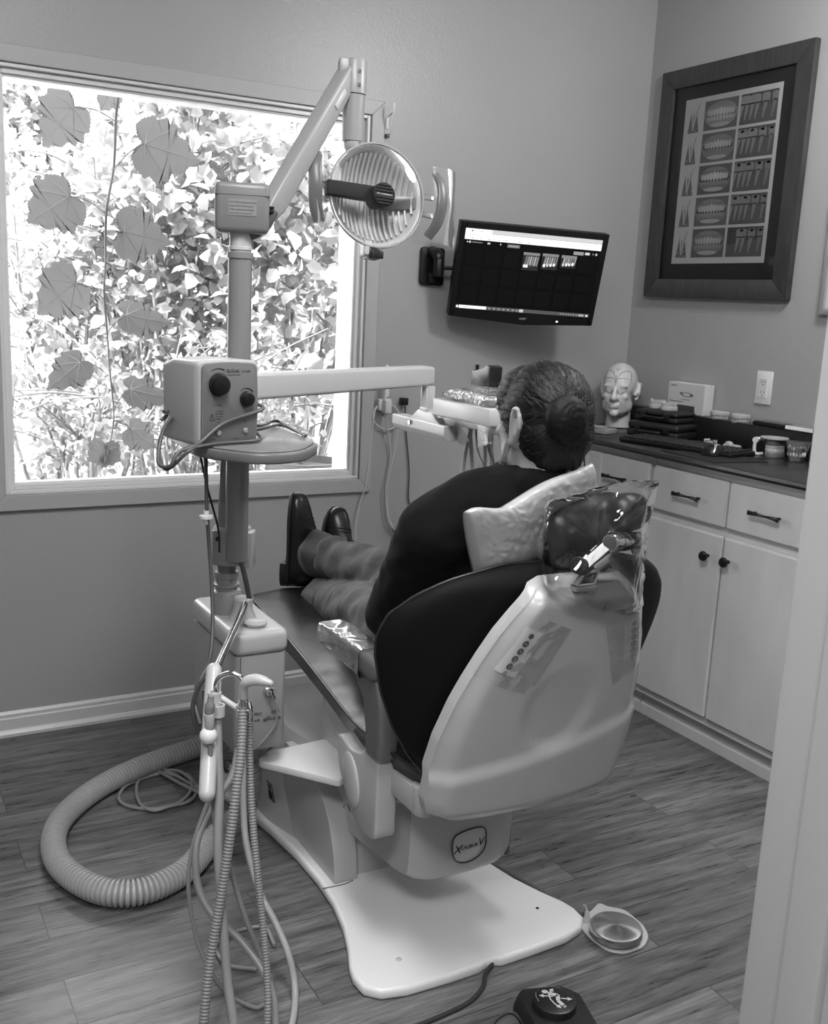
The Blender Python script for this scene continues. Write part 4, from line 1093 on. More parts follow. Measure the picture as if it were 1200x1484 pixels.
for k, (q, w, h) in enumerate(((-.02, .026, .020), (.03, .046, .034), (.10, .060, .046), (.95, .056, .046), (1.0, .050, .044))):
    c = low.lerp(top, q); w *= .82; h *= .86; secs.append(rounded([c+sv2*w/2+dv2*h/2, c-sv2*w/2+dv2*h/2, c-sv2*w/2-dv2*h/2, c+sv2*w/2-dv2*h/2], .006, 3))
loft(b, secs); ob('spring_arm', b, GREYP, LT, 40)
b = B(); c0 = low.lerp(top, -.03); tube(b, [V((PX, PY, 1.535)), c0-axis*.01, low.lerp(top, .05)], .018, 14, 6, [.02, .017, .02]); ob('arm_pivot', b, DGREY, LT, 50)
b = B(); fcs = max((sv2, -sv2, dv2, -dv2), key=lambda q: q.dot(n_)+q.dot(u_)*.8); c = low.lerp(top, .80)+fcs*.0205; sd2 = axis.cross(fcs)
box(b, c, (.014, .004, .055), basis(sd2, fcs, axis), .0015); ob('adjuster_cover', b, WHITE, LT)
RP = W(513, 140, d=2.60)
hc = W(546, 284, d=2.55)
b = B(); lathe(b, [(0, .078), (.026, .077), (.029, .072), (.029, .0), (.0, .0)], V((RP.x, RP.y, W(513, 137, d=2.60).z)), (0, 0, 1), 30); box(b, V((RP.x, RP.y, W(513, 112, d=2.60).z))-sv*.022, (.04, .046, .058), basis(u_, -n_, v_), .006); el = ob('elbow', b, GREYP, LT, 40)
b = B()
for dz in (.018, .048): p = V((RP.x, RP.y, W(513, 137, d=2.60).z+dz))+camdirs(RP)[2]*.028+camdirs(RP)[0]*.012; cyl(b, p, p+camdirs(RP)[2]*.003, .004, None, 10)
ob('screws', b, DGREY, el)
zb = W(513, 205, d=2.60).z
b = B(); cyl(b, (RP.x, RP.y, zb), (RP.x, RP.y, W(513, 138, d=2.60).z), .0262, None, 30); ob('drop_tube', b, GREYP, LT, 40)
# head frame: n out of the lens, u to the right, v up
tc = (C0-hc).normalized(); rr_ = V((-tc.y, tc.x, 0)).normalized(); uu_ = tc.cross(rr_)
rr_ = rr_ if rr_.dot(CR) > 0 else -rr_
uu_ = uu_ if uu_.z > 0 else -uu_
ln = (tc*.88+rr_*.40+uu_*.22).normalized(); lu = (rr_-ln*rr_.dot(ln)).normalized(); lv = ln.cross(lu); lv = lv if lv.z > 0 else -lv
RL = .123
def LP(x, y, z=0): return hc+lu*x+lv*y+ln*z
b = B(); lathe(b, [(RL*.96, .0), (RL*.90, -.022), (RL*.72, -.045), (RL*.45, -.060), (.03, -.066), (0, -.066), (0, -.060), (.03, -.060), (RL*.44, -.055), (RL*.70, -.041), (RL*.87, -.019), (RL*.94, -.001), (RL*.96, 0)], hc, ln, 48)
ob('reflector', b, mat('ribbed_reflector', .55, .42, .2), LT, 60)
b = B()
for k in range(-8, 9):
    x = k*.0125; w = math.sqrt(max(0, (RL*.84)**2-x*x))
    pts = []
    for j in range(11):
        y = (-1+2*j/10)*w; r_ = math.hypot(x, y)/RL; pts.append(LP(x, y, -.058+.062*r_**2.2+.0025))
    tube(b, pts, .0032, 5, 2, None, .6)
ob('reflector_ribs', b, mat('rib_metal', .55, .45, .2), LT, 60)
b = B(); lathe(b, [(RL*.985, -.006), (RL, -.004), (RL*1.012, .002), (RL, .007), (RL*.975, .007), (RL*.965, .002), (RL*.985, -.006)], hc, ln, 56)
ob('rim', b, clear('milky_rim', .85, .42, .06, 1.5, None, 1.5), LT, 60)
b = B(); lathe(b, [(RL*.975, .004), (RL*.8, .012), (RL*.5, .018), (.03, .020), (0, .020)], hc, ln, 48); ob('front_shield', b, SHIELD, LT, 60)
b = B(); bw = .033
prism(b, [LP(-RL*1.08, -.018, -.004), LP(.0, -.018, -.004), LP(.0, .018, -.004), LP(-RL*1.08, .016, -.004)], ln*.024, .003, 2); ob('bulb_bracket', b, BLACKM, LT)
b = B(); lathe(b, [(0, -.03), (.024, -.03), (.026, .0), (.026, .018), (.0285, .020), (.0285, .030), (.026, .032), (0, .032)], LP(.006, -.002), ln, 32); cp = ob('bulb_cap', b, BLACKM, LT, 40)
b = B()
for k in range(-3, 4):
    if k == 0: continue
    y = k*.0072; w = math.sqrt(.0265**2-y*y); tube(b, [LP(.006-w, y-.002, .0325), LP(.006+w, y-.002, .0325)], .0018, 6, 1, None, 1, False)
ob('cap_ribs', b, mat('cap_rib', .012, .55), cp)
text('lettering', 'EFFULUMINANCE', .0052, LP(.006, -.0035, .0325), lu, lv, mat('lettering_white', .7, .4), cp, 'CENTER')
b = B(); prism(b, [LP(.03, -.020, -.045), LP(RL*.95, -.014, -.012), LP(RL*.95, .016, -.012), LP(.03, .016, -.045)], ln*.004, .001, 1); ob('lamp_shadow_shield', b, mat('shield_dark', .10, .3, .3), LT)
# yoke and handles
b = B(); tube(b, [V((RP.x, RP.y, zb+.01)), V((RP.x, RP.y, zb-.012)), LP(.0, RL*.78, -.075), LP(0, RL*.4, -.082), LP(0, 0, -.080)], .016, 14, 6, [.026, .022, .016, .014, .014], .8); ob('yoke', b, WHITE, LT, 50)
b = B(); box(b, LP(0, 0, -.078), (.09, .09, .025), basis(lu, lv, ln), .008); ob('socket_housing', b, GREYP, LT, 40)
b = B(); box(b, LP(.0, -RL-.012, -.012), (.034, .026, .04), basis(lu, lv, ln), .004); box(b, LP(.004, -RL-.016, .010), (.030, .020, .004), basis(lu, lv, ln), .002); ob('switch', b, BLACK, LT)
b = B(); box(b, LP(-.018, -RL-.002, -.012), (.02, .035, .035), basis(lu, lv, ln), .004); ob('switch_mount', b, WHITE, LT)
for s, nm in ((-1, 'left'), (1, 'right')):
    hx = s*(RL+.036)
    b = B(); tube(b, [LP(s*RL*.90, .020, -.02), LP(hx, .022, -.018)], .007, 10, 1, None, 1, False); tube(b, [LP(s*RL*.9, -.02, -.02), LP(hx, -.022, -.018)], .007, 10, 1, None, 1, False); ob('handle_stem', b, clear('milky_stem', .85, .35, .1, 1.4), LT, 50)
    b = B(); tube(b, [LP(hx-s*.004, .075, .0), LP(hx+s*.006, .045, .016), LP(hx+s*.006, 0, .022), LP(hx-s*.0, -.045, .012), LP(hx-s*.016, -.078, -.006)], .010, 14, 6, [.013, .016, .017, .016, .015], .55); ob('handle', b, mat('handle_grey', .13, .35), LT, 60)
    b = B(); sheet(b, lambda q, w: LP(hx+s*(-.045+.115*q), .090-.185*w, .028-.05*(2*q-1)**2-.02*abs(w-.5)+.004*math.sin(9*q+5*w)), 10, 10); ob('handle_sleeve', b, MATS.get('handle_film') or clear('handle_film', .94, .05, .12, 1.35, None, .6), LT, 180)

# ---------------- table on the pole
TT = thing('tray_table', 'grey tray table with rounded corners clamped halfway up the pole', 'table', (PX, PY, 1.06))
zt = 1.094
tp = [W(x, y, Z=zt) for x, y in ((243, 620), (286, 646), (375, 657), (440, 653), (465, 640), (385, 612), (330, 603), (262, 603))]
TPL = rounded(tp, [.02, .05, .12, .09, .05, .03, .03, .03], 6)
b = B(); prism_rim(b, [p-V((0, 0, .026)) for p in TPL], V((0, 0, .022)), .004, 2); tb = ob('table_top', b, mat('table_grey', .17, .35, bump=(150, .06)), TT, 50)
b = B(); cz = sum((p for p in TPL), V())/len(TPL)
inn = [cz+(p-cz)*.955 for p in TPL]
prism_rim(b, [p-V((0, 0, .0045)) for p in inn], V((0, 0, .0045)), .0015, 1); ob('table_inlay', b, mat('table_inlay', .21, .3), TT, 50)
b = B(); lathe(b, [(.0265, 0), (.036, 0), (.036, .030), (.0265, .030)], (PX, PY, 1.038), (0, 0, 1), 28); ob('table_clamp', b, GREYP, TT, 40)

# ---------------- ultrasonic scaler
S = thing('ultrasonic_scaler', 'boxy white ultrasonic scaler with two dark knobs standing on the tray table', 'scaler', W(320, 640, Z=zt))
fl, fr = W(288, 647, Z=zt), W(371, 641, Z=zt)
fu = (fr-fl).normalized(); fv = V((0, 0, 1)); fn = fu.cross(fv); fW = (fr-fl).length
ht = .176; dep = .150
def SP(x, y, z): return fl+fu*x+fv*y+fn*z       # z towards the viewer
secs = []
for z, k in ((0, 0), (-.006, -.003), (-.02, -.003), (-.10, -.001), (-dep, .006)):
    y1 = ht-(.012 if z < -.10 else (.004 if z == 0 else 0))
    secs.append(rounded([SP(k, 0, z), SP(fW-k*.6, 0, z), SP(fW-k+.004, y1*.5, z), SP(fW-k, y1, z), SP(fW*.5, y1+.004, z), SP(k, y1, z)], [.008, .008, .2, .012, .2, .012], 4))
b = B(); loft(b, secs); ob('housing', b, WHITE, S, 40)
b = B()
out = rounded([SP(.003, .002, .0), SP(fW-.003, .002, .0), SP(fW+.001, ht*.5, .0), SP(fW-.004, ht-.006, .0), SP(fW*.5, ht-.001, .0), SP(.004, ht-.006, .0)], [.008, .008, .2, .012, .2, .012], 5)
prism_rim(b, out, fn*.006, .003, 2); fp = ob('front_panel', b, mat('scaler_face_grey', .17, .4), S, 40)
sx, sy = fW/83, ht/112
def knobS(px_, py_, r, h):
    c = SP((px_-288)*sx, (647-py_)*sy, .006)
    b = B(); lathe(b, [(0, 0), (r*1.28, 0), (r*1.2, .004), (r*1.06, .005), (r*1.04, h), (r*.98, h+.002), (r*.9, h+.0025), (0, h+.003)], c, fn, 30); o = ob('knob', b, BLACK, fp, 40)
    b = B(); lathe(b, [(0, -.002), (r*1.5, -.002), (r*1.42, .0008), (0, .0008)], c, fn, 30); ob('knob_well', b, mat('scaler_well', .15, .4), fp, 40)
knobS(313, 566, .0195, .014); knobS(353, 586, .0135, .012)
for px_, py_, r in ((313, 615, .0024), (352, 616, .0026)):
    b = B(); lathe(b, [(0, 0), (r, 0), (r*.8, .001), (0, .0012)], SP((px_-288)*sx, (647-py_)*sy, .006), fn, 14); ob('indicator', b, DGREY, fp, 40)
for px_, py_ in ((313, 630), (352, 629)):
    b = B(); lathe(b, [(0, 0), (.006, 0), (.006, .003), (.0045, .0045), (0, .0045)], SP((px_-288)*sx, (647-py_)*sy, .006), fn, 20); ob('push_button', b, mat('scaler_button', .3, .4), fp, 40)
text('lettering', 'BioSonic', .0115, SP(.062, .152, .0062), fu, fv, ink, fp, ext=.0002, space=.85); text('lettering', 'US100R', .007, SP(.100, .152, .0062), fu, fv, ink, fp, ext=.0002); text('lettering', 'ULTRASONIC SCALER', .0036, SP(.062, .146, .0062), fu, fv, ink, fp, ext=.0002)
text('lettering', 'POWER', .005, SP(.031, .083, .0062), fu, fv, ink, fp, ext=.0002, space=1.3)
for k, s in enumerate(('WARNING', 'Use distilled', 'water only', 'or equal')): text('lettering', s, .0042, SP(.036, .0705-.0052*k, .0062), fu, fv, ink, fp, ext=.0002)
b = B(); tri = [SP(.022, .054, .0063), SP(.034, .054, .0063), SP(.028, .068, .0063)]; tube(b, tri+[tri[0]], .0007, 5, 1, None, 1, False); tube(b, [SP(.028, .064, .0063), SP(.028, .058, .0063)], .0008, 5, 1, None, 1, False)
for cx, cy, r, a0, a1 in ((313, 566, .034, 2.2, 1.15), (353, 586, .023, 2.3, .75)):
    c = SP((cx-288)*sx, (647-cy)*sy, .0062); pts = [c+(fu*math.cos(a)+fv*math.sin(a))*r for a in [a0+(a1-a0)*i/8 for i in range(9)]]
    tube(b, pts, .0008, 5, 2, [.0004, .0018])
ob('panel_marks', b, ink, fp, 60)
text('lettering', 'TURBO', .0036, SP(.0235, .012, .0062), fu, fv, ink, fp, ext=.0002); text('lettering', 'PURGE', .0036, SP(.083, .012, .0062), fu, fv, ink, fp, ext=.0002)
# scaler leads
def hose(name, label, cat, pts, r, m, res=8, seg=10, group=None, radii=None, flat=1.):
    b = B(); tube(b, pts, r, seg, res, radii, flat); o = ob(name, b, m, None, 60); return tag(o, label, cat, group)
def SW(x, y, z): return W(x, y, d=z)
q = SP(fW+.004, .075, -.03)
b = B(); tube(b, [SP(fW-.004, .085, -.04), SP(fW+.012, .082, -.02), SP(fW+.006, .072, .010), SP(.055, .048, .012), SP(-.008, .008, .012), SP(-.06, -.006, .02), W(246, 676, d=2.10), W(229, 668, d=2.14), W(238, 620, d=2.2), W(258, 594, d=2.28), SP(-.012, .06, -.12)], .0042, 10, 8)
tag(ob('handpiece_lead', b, mat('lead_grey', .11, .35), None, 60), 'thick grey lead crossing the scaler front and looping off the table edge', 'lead')
b = B(); tube(b, [SP(fW+.002, .03, -.03), SP(fW+.010, .012, .0), SP(fW-.01, .006, .012), SP(.05, .006, .014), SP(-.012, .002, .016), W(272, 655, d=2.10), W(240, 680, d=2.12), W(231, 640, d=2.18), W(249, 598, d=2.27), SP(-.012, .04, -.13)], .0038, 10, 8)
tag(ob('scaler_lead', b, mat('lead_grey2', .09, .35), None, 60), 'thinner grey lead lying along the foot of the scaler', 'lead')
b = B(); tube(b, [SP(fW-.002, .06, -.08), SP(fW+.03, .03, -.04), W(400, 610, Z=zt+.012), W(425, 622, Z=zt+.006), W(443, 632, Z=zt+.004)], .0035, 8, 8); tube(b, [SP(fW-.002, .05, -.08), SP(fW+.03, .02, -.05), W(405, 616, Z=zt+.006), W(432, 626, Z=zt+.004)], .0032, 8, 8)
tag(ob('scaler_power_cable', b, CABLE, None, 60), 'dark cables trailing from the right side of the scaler across the table', 'cable')
hose('water_tube', 'black tube hanging from under the table with a white in-line filter, left of the pole', 'tube', [W(298, 652, d=2.25), W(299, 700, d=2.22), W(300, 742, d=2.20), W(303, 790, d=2.2), W(307, 850, d=2.18), W(308, 910, d=2.14), W(303, 960, d=2.08), W(290, 990, d=2.02), W(283, 1020, d=1.98), W(290, 1050, d=1.95)], .0042, CABLE)
b = B(); c = W(299, 749, d=2.20); lathe(b, [(0, -.016), (.006, -.016), (.006, -.004), (.015, -.003), (.015, .003), (.006, .004), (.006, .014), (0, .014)], c, (0, 0, 1), 20); tag(ob('inline_filter', b, mat('filter_white', .75, .3), None, 40), 'small white disc-shaped filter on the black tube left of the pole', 'filter')
hose('black_strap_cable', 'flat black cable slanting from under the table down to the pole bracket', 'cable', [W(289, 655, d=2.3), W(300, 705, d=2.3), W(316, 765, d=2.3), W(318, 800, d=2.3)], .006, BLACKM, flat=.4)
hose('unit_cable', 'black cable running from the pole bracket down behind the round mount', 'cable', [W(350, 815, d=2.33), W(357, 845, d=2.33), W(362, 875, d=2.35), W(361, 893, d=2.37)], .006, CABLE)

# ---------------- instrument arm and delivery head
A = thing('balance_arm', 'long white horizontal arm reaching from the pole over the patient', 'dental arm', (PX, PY, 1.17))
a0 = V((PX, PY, 1.203)); a1 = W(621, 544, X=1.452)
ax = (a1-a0).normalized(); sd = ax.cross(V((0, 0, 1))).normalized()
b = B(); secs = []
for k, (q, h) in enumerate(((.02, .060), (.05, .062), (.97, .056), (1.0, .050))):
    c = a0.lerp(a1, q); secs.append(rounded([c+sd*.021+V((0, 0, h/2)), c-sd*.021+V((0, 0, h/2)), c-sd*.021-V((0, 0, h/2)), c+sd*.021-V((0, 0, h/2))], .010, 4))
loft(b, secs); ob('beam', b, WHITE, A, 40)
b = B(); lathe(b, [(.0265, 0), (.040, 0), (.040, .07), (.0265, .07)], (PX, PY, 1.168), (0, 0, 1), 28); ob('pole_clamp', b, GREYP, A, 40)
b = B(); c = W(611, 555, X=1.43); cyl(b, c+V((-.004, -.012, 0)), c+V((-.010, -.018, 0)), .006, None, 16); ob('end_screw', b, STEEL, A, 40)
b = B(); kx = 1.447; c = V((kx, 2.475, 1.168)); 
for s in (-1, 1): bx(b, kx-.012, kx+.012, c.y+s*.016-.004, c.y+s*.016+.004, 1.118, 1.182, .002)
bx(b, kx-.014, kx+.014, c.y-.02, c.y+.02, 1.112, 1.122, .002); ob('hanger', b, WHITE, A)
D = thing('instrument_tray', 'white instrument delivery head hanging from the arm end beside the patient', 'delivery unit', (1.52, 2.2, 1.05))
def DX(x, y, X=1.452): return W(x, y, X=X)
by1 = DX(578, 595).y; zc_ = DX(578, 590).z
b = B(); prism(b, [V((1.450, by1-.015, 1.112)), V((1.450, by1-.165, 1.112)), V((1.450, by1-.195, 1.078)), V((1.450, by1-.0, 1.078))][0:0] or [V((1.438, 2.475+.035, 1.114)), V((1.438, 2.475-.035, 1.114)), V((1.438, 2.475-.085, 1.082)), V((1.438, 2.475+.085, 1.082))], V((.03, 0, 0)), .003, 2); ob('bracket', b, WHITE, D, 40)
b = B(); prism(b, [V((1.430, 0, 1.084)), V((1.475, 0, 1.084)), V((1.475, 0, 1.046)), V((1.440, 0, 1.040)), V((1.430, 0, 1.058))], V((0, .30, 0)), .002, 1)
bmesh.ops.translate(b, verts=b.verts, vec=V((0, by1-.30, 0))); ob('rail', b, WHITE, D, 30)
b = B(); c = V((1.4285, by1-.11, 1.072)); cyl(b, c, c+V((-.003, 0, 0)), .006, None, 14); ob('rail_screw', b, STEEL, D, 40)
hz0 = DX(640, 600).z; hz1 = DX(642, 577).z; hy1 = DX(639, 590).y
b = B(); bx(b, 1.425, 1.64, hy1-.28, hy1, hz0, hz1, .004, 2); ob('tray_housing', b, mat('delivery_white', .62, .3), D)
b = B(); sheet(b, lambda q, w: V((1.43+.06*q+.01*math.sin(5*w), hy1-.01-.13*w, hz0+.002-.075*q-.008*math.sin(7*w))), 8, 8); ob('plastic_flap', b, SLEEVE, D, 180)
b = B(); bx(b, 1.45, 1.62, hy1-.30, hy1-.10, hz0-.022, hz0+.002, .004); ob('holder_bar', b, GREYP, D)
hl = []
for i, (xs, m, r) in enumerate((([(687, 606), (676, 650), (670, 690), (672, 735)], 'light_hose', .0055), ([(680, 606), (683, 650), (684, 690), (684, 730)], 'light_hose', .0055), ([(696, 610), (702, 632), (703, 660), (702, 700), (701, 724)], 'light_hose', .005), ([(700, 606), (709, 650), (722, 690), (732, 712)], 'light_hose', .0055))):
    b = B(); P_ = [W(x, y, X=1.50+.012*i) for x, y in xs]; P_ += [P_[-1]+V((0, -.02, -.12)), P_[-1]+V((.05, .02, -.22)), P_[-1]+V((.12, .05, -.12)), P_[0]+V((.10, .06, .02))]
    tube(b, P_, r, 9, 8)
    tag(ob('handpiece_hose', b, MATS[m], None, 60), ('pale hose hanging from the delivery head, leftmost of the four by the patient', 'pale hose hanging from the delivery head, second from the left', 'thin pale hose hanging upright from the delivery head beside the black cable', 'pale hose slanting from the delivery head behind the patient’s neck')[i], 'hose', 'delivery head hoses')
hose('curing_light_cable', 'thin black cable curving from the delivery head down to a black plug by the shoulder', 'cable', [W(690, 606, X=1.46), W(690, 630, X=1.45), W(693, 655, X=1.45), W(702, 680, X=1.44), W(700, 698, X=1.43), W(692, 715, X=1.42), W(688, 727, X=1.41)], .0028, CABLE, 8, 8, None, [.0028, .0028, .0028, .0028, .0028, .004, .009])
b = B(); tube(b, [W(704, 625, X=1.43), W(712, 640, X=1.44), W(694, 640, X=1.44)], .006, 8, 4); sheet(b, lambda q, w: W(692+26*q, 612+36*w*(1-.4*q)+8*q, X=1.44-.02*math.sin(3*q)*w), 6, 6); tag(ob('plastic_wrap', b, clear('matte_film', .90, .02, .4, 1.25, (10, .3), .12), None, 180), 'crumpled clear plastic wrap around the hoses by the patient’s face', 'plastic cover')
hose('wall_cable', 'thin black cable hanging down the wall right of the camera wand', 'cable', [W(587, 588, Y=YW-.012), W(588, 620, Y=YW-.008), W(593, 680, Y=YW-.008), W(592, 722, Y=YW-.008), W(599, 750, Y=YW-.008), W(600, 800, Y=YW-.008)], .0026, CABLE, 8, 8)
b = B(); k = W(585, 582, Y=YW-.015); bx(b, k.x-.012, k.x+.012, YW-.03, YW-.001, k.z-.012, k.z+.014, .002); tag(ob('cable_socket', b, BLACK), 'small black cable socket on the wall behind the delivery rail', 'socket')
b = B(); prism(b, [W(656, 723, X=1.40), W(690, 733, X=1.40), W(690, 752, X=1.40), W(662, 742, X=1.40)], V((.03, 0, 0)), .003, 2); tag(ob('handpiece_grip', b, BLACKM), 'black wedge-shaped grip showing just above the left shoulder of the patient', 'handpiece')
hose('cable_loop', 'dark cable hanging in a narrow loop left of the white holder bar', 'cable', [W(297, 982, d=1.97), W(286, 998, d=1.97), W(279, 1025, d=1.97), W(283, 1050, d=1.97), W(292, 1062, d=1.97), W(297, 1040, d=1.975), W(296, 1000, d=1.98)], .0042, CABLE)
# bag of instruments and black sensor box on the delivery head
b = B()
c0 = V((1.46, hy1-.02, hz1+.004))
pillow(b, (1.435, hy1-.025, hz1+.014), (1.63, hy1-.02, hz1+.014), (1.635, hy1-.27, hz1+.018), (1.435, hy1-.26, hz1+.014), .044, 20, 20, (0, 0, 1), .25, .010)
bg_ = tag(ob('instrument_bag', b, clear('crumpled_film', .80, .30, .08, 1.5, (22, .8), 1.8), None, 180), 'crumpled clear bag of paper packets lying on the delivery head', 'bag')
b = B()
for i in range(4): box(b, (1.535, hy1-.07-.04*i, hz1+.006+.004*i), (.15, .075, .003), rotz(.2*i-.3), .0008, 1)
tag(ob('paper_packets', b, mat('paper_white', .75, .6)), 'pale paper packets inside the clear bag on the delivery head', 'packets')
b = B(); q = W(698, 575, X=1.56); prism(b, [V((1.55, q.y+.045, hz1+.036)), V((1.55, q.y-.050, hz1+.036)), V((1.55, q.y-.052, hz1+.092)), V((1.55, q.y-.030, hz1+.096)), V((1.55, q.y-.01, hz1+.086)), V((1.55, q.y+.03, hz1+.076)), V((1.55, q.y+.045, hz1+.078))], V((.04, 0, 0)), .004, 2); cyl(b, (1.56, q.y+.032, hz1+.07), (1.56, q.y+.032, hz1+.092), .006, None, 12)
tag(ob('sensor_case', b, BLACK), 'small glossy black case standing on the bag on the delivery head', 'case')

# ---------------- holder with suction instruments
Hd = thing('instrument_holder', 'white holder bar with a round knob on a chrome rod, left of the chair', 'instrument holder', W(303, 1050, d=1.85))
h0, h1 = W(310, 972, d=1.94), W(300, 1150, d=1.76)
b = B(); tube(b, [V((.812, 2.19, .700)), W(350, 888, d=2.24), W(314, 968, d=1.955)], .008, 14, 1, None, 1, False); ob('rod', b, CHROME, Hd, 60)
b = B(); tube(b, [h0, h0.lerp(h1, .25), h0.lerp(h1, .6), h1], .016, 18, 6, [.0155, .0165, .0165, .0155], 1.1, True, True); ob('bar', b, WHITE, Hd, 60)
b = B(); c = W(302, 1066, d=1.80); ell(b, c, (.0165, .0165, .0165)); ob('end_knob', b, mat('knob_cream', .72, .25), Hd, 180)
b = B()
for (x, y, d) in ((311, 1012, 1.86), (352, 1030, 1.84), (316, 1030, 1.84)):
    c = W(x, y, d=d); lathe(b, [(.0095, -.010), (.013, -.010), (.013, .012), (.0095, .012), (.0095, -.010)], c, (0, 0, 1), 18)
ob('rests', b, WHITE, Hd, 50)
b = B(); p0, p1 = W(312, 1000, d=1.86), W(318, 1060, d=1.84)
tube(b, [W(310, 1004, d=1.87), W(328, 1016, d=1.86), W(352, 1032, d=1.85)], .006, 10, 4); ob('cross_bar', b, WHITE, Hd, 50)
# suction tip with ribbed hose
def hs(pts, d0, d1, n=None):
    m = len(pts)-1
    return [W(x, y, d=d0+(d1-d0)*i/m) for i, (x, y) in enumerate(pts)]
HV = thing('suction_handpiece', 'white bent suction handpiece with a chrome collar on a thick ribbed hose', 'suction handpiece', W(352, 1000, d=1.83))
b = B(); tube(b, hs(((353, 1012), (353, 996), (358, 988), (370, 985), (382, 987), (392, 990)), 1.83, 1.80), .010, 16, 6, [.0085, .0085, .0105, .011, .0095, .006], 1., True, True); ob('tip', b, WHITE, HV, 60)
b = B(); cyl(b, W(353, 1010, d=1.83), W(352, 1024, d=1.83), .0085, .0095, 18); cyl(b, W(345, 1030, d=1.83), W(361, 1030, d=1.83), .005, None, 12); tube(b, [W(361, 1018, d=1.825), W(363, 1030, d=1.82), W(361, 1042, d=1.825)], .004, 8, 4); ob('valve', b, CHROME, HV, 40)
b = B(); corrugated(b, hs(((352, 1024), (351, 1060), (349, 1095), (343, 1140), (335, 1202), (320, 1300), (305, 1390), (297, 1460), (291, 1540)), 1.83, 1.64), .0092, .0018, .0062, 14); ob('ribbed_hose', b, RUBBER, HV, 60)
SE = thing('saliva_ejector', 'slim saliva ejector valve on a thinner ribbed hose beside the suction handpiece', 'saliva ejector', W(361, 1030, d=1.86))
b = B(); cyl(b, W(362, 1022, d=1.87), W(362, 1046, d=1.87), .0052, .006, 14); ob('valve', b, CHROME, SE, 40)
b = B(); corrugated(b, hs(((362, 1046), (362, 1098), (365, 1172), (371, 1245), (381, 1340), (387, 1415), (388, 1470), (383, 1540)), 1.87, 1.66), .0072, .0014, .0055, 12); ob('ribbed_hose', b, RUBBER, SE, 60)
SY = thing('air_water_syringe', 'chrome hooked syringe tube in the white holder bar', 'syringe', W(318, 990, d=1.87))
b = B(); tube(b, hs(((313, 1004), (314, 990), (320, 981), (333, 976), (345, 979), (352, 988)), 1.87, 1.85), .0056, 14, 6); ob('hook', b, CHROME, SY, 60)
b = B(); cyl(b, W(312, 1003, d=1.87), W(313, 1013, d=1.87), .0085, .007, 16); cyl(b, W(311, 1022, d=1.845), W(313, 1034, d=1.84), .008, .0075, 14); ob('collar', b, WHITE, SY, 40)
b = B(); tube(b, hs(((315, 1034), (316, 1090), (318, 1154), (316, 1228), (322, 1322), (329, 1415), (338, 1480), (346, 1550)), 1.85, 1.63), .0088, 12, 8); ob('hose', b, TUBEG, SY, 60)
SV = thing('suction_valve', 'grey rubber-tipped suction valve clipped to the holder bar above the round knob', 'suction valve', W(303, 1025, d=1.80))
b = B(); lathe(b, [(0, 0), (.0085, 0), (.0095, .012), (.0095, .016), (.0065, .022), (.0055, .034), (.0042, .034), (0, .030)], W(303, 1034, d=1.80), V((.1, 0, 1)), 18); ob('rubber_tip', b, mat('rubber_tip', .20, .5), SV, 40)
b = B(); cyl(b, W(304, 1056, d=1.80), W(303, 1034, d=1.80), .0088, .0098, 16, .001); ob('valve_body', b, mat('valve_grey', .40, .35), SV, 40)
b = B(); tube(b, hs(((304, 1078), (307, 1130), (313, 1200), (328, 1240), (352, 1320), (382, 1395), (396, 1432), (393, 1462)), 1.80, 1.80), .0062, 10, 8, None, .8); ob('hose', b, mat('strap_grey', .24, .4), SV, 60)
grp = 'supply tubes hanging from the unit'
hose('supply_tube', 'thick grey tube bowing out to the left under the unit and reaching the floor', 'tube', hs(((345, 1086), (336, 1125), (312, 1160), (296, 1190), (284, 1230), (287, 1284), (310, 1328), (350, 1364), (378, 1402), (396, 1446), (399, 1500)), 2.06, 1.72), .0078, TUBEG, group=grp)
hose('supply_tube', 'thin grey tube, leftmost of the hanging tubes, curling back along the floor', 'tube', [W(x, y, d=d) for x, y, d in ((318, 1120, 1.98), (298, 1170, 1.96), (279, 1228, 1.93), (273, 1284, 1.91), (282, 1348, 1.9), (301, 1400, 1.88))]+[W(x, y, Z=.006) for x, y in ((331, 1441), (368, 1460), (385, 1455))], .0044, TUBEG, group=grp)
hose('supply_tube', 'pale tube arching out to the right of the ribbed hoses onto the floor', 'tube', [W(x, y, d=d) for x, y, d in ((352, 1088, 2.1), (353, 1176, 2.06), (358, 1228, 2.02), (376, 1292, 1.97), (398, 1335, 1.93), (417, 1380, 1.89), (427, 1426, 1.86))]+[W(426, 1470, Z=.009), W(416, 1510, Z=.009)], .0072, HOSE, group=grp)
hose('supply_tube', 'short bent tube resting on the floor behind the hanging hoses', 'tube', [W(x, y, Z=.008) for x, y in ((398, 1370), (385, 1345), (360, 1345), (330, 1355), (312, 1372), (330, 1398), (372, 1405))], .0046, TUBEG, group=grp)
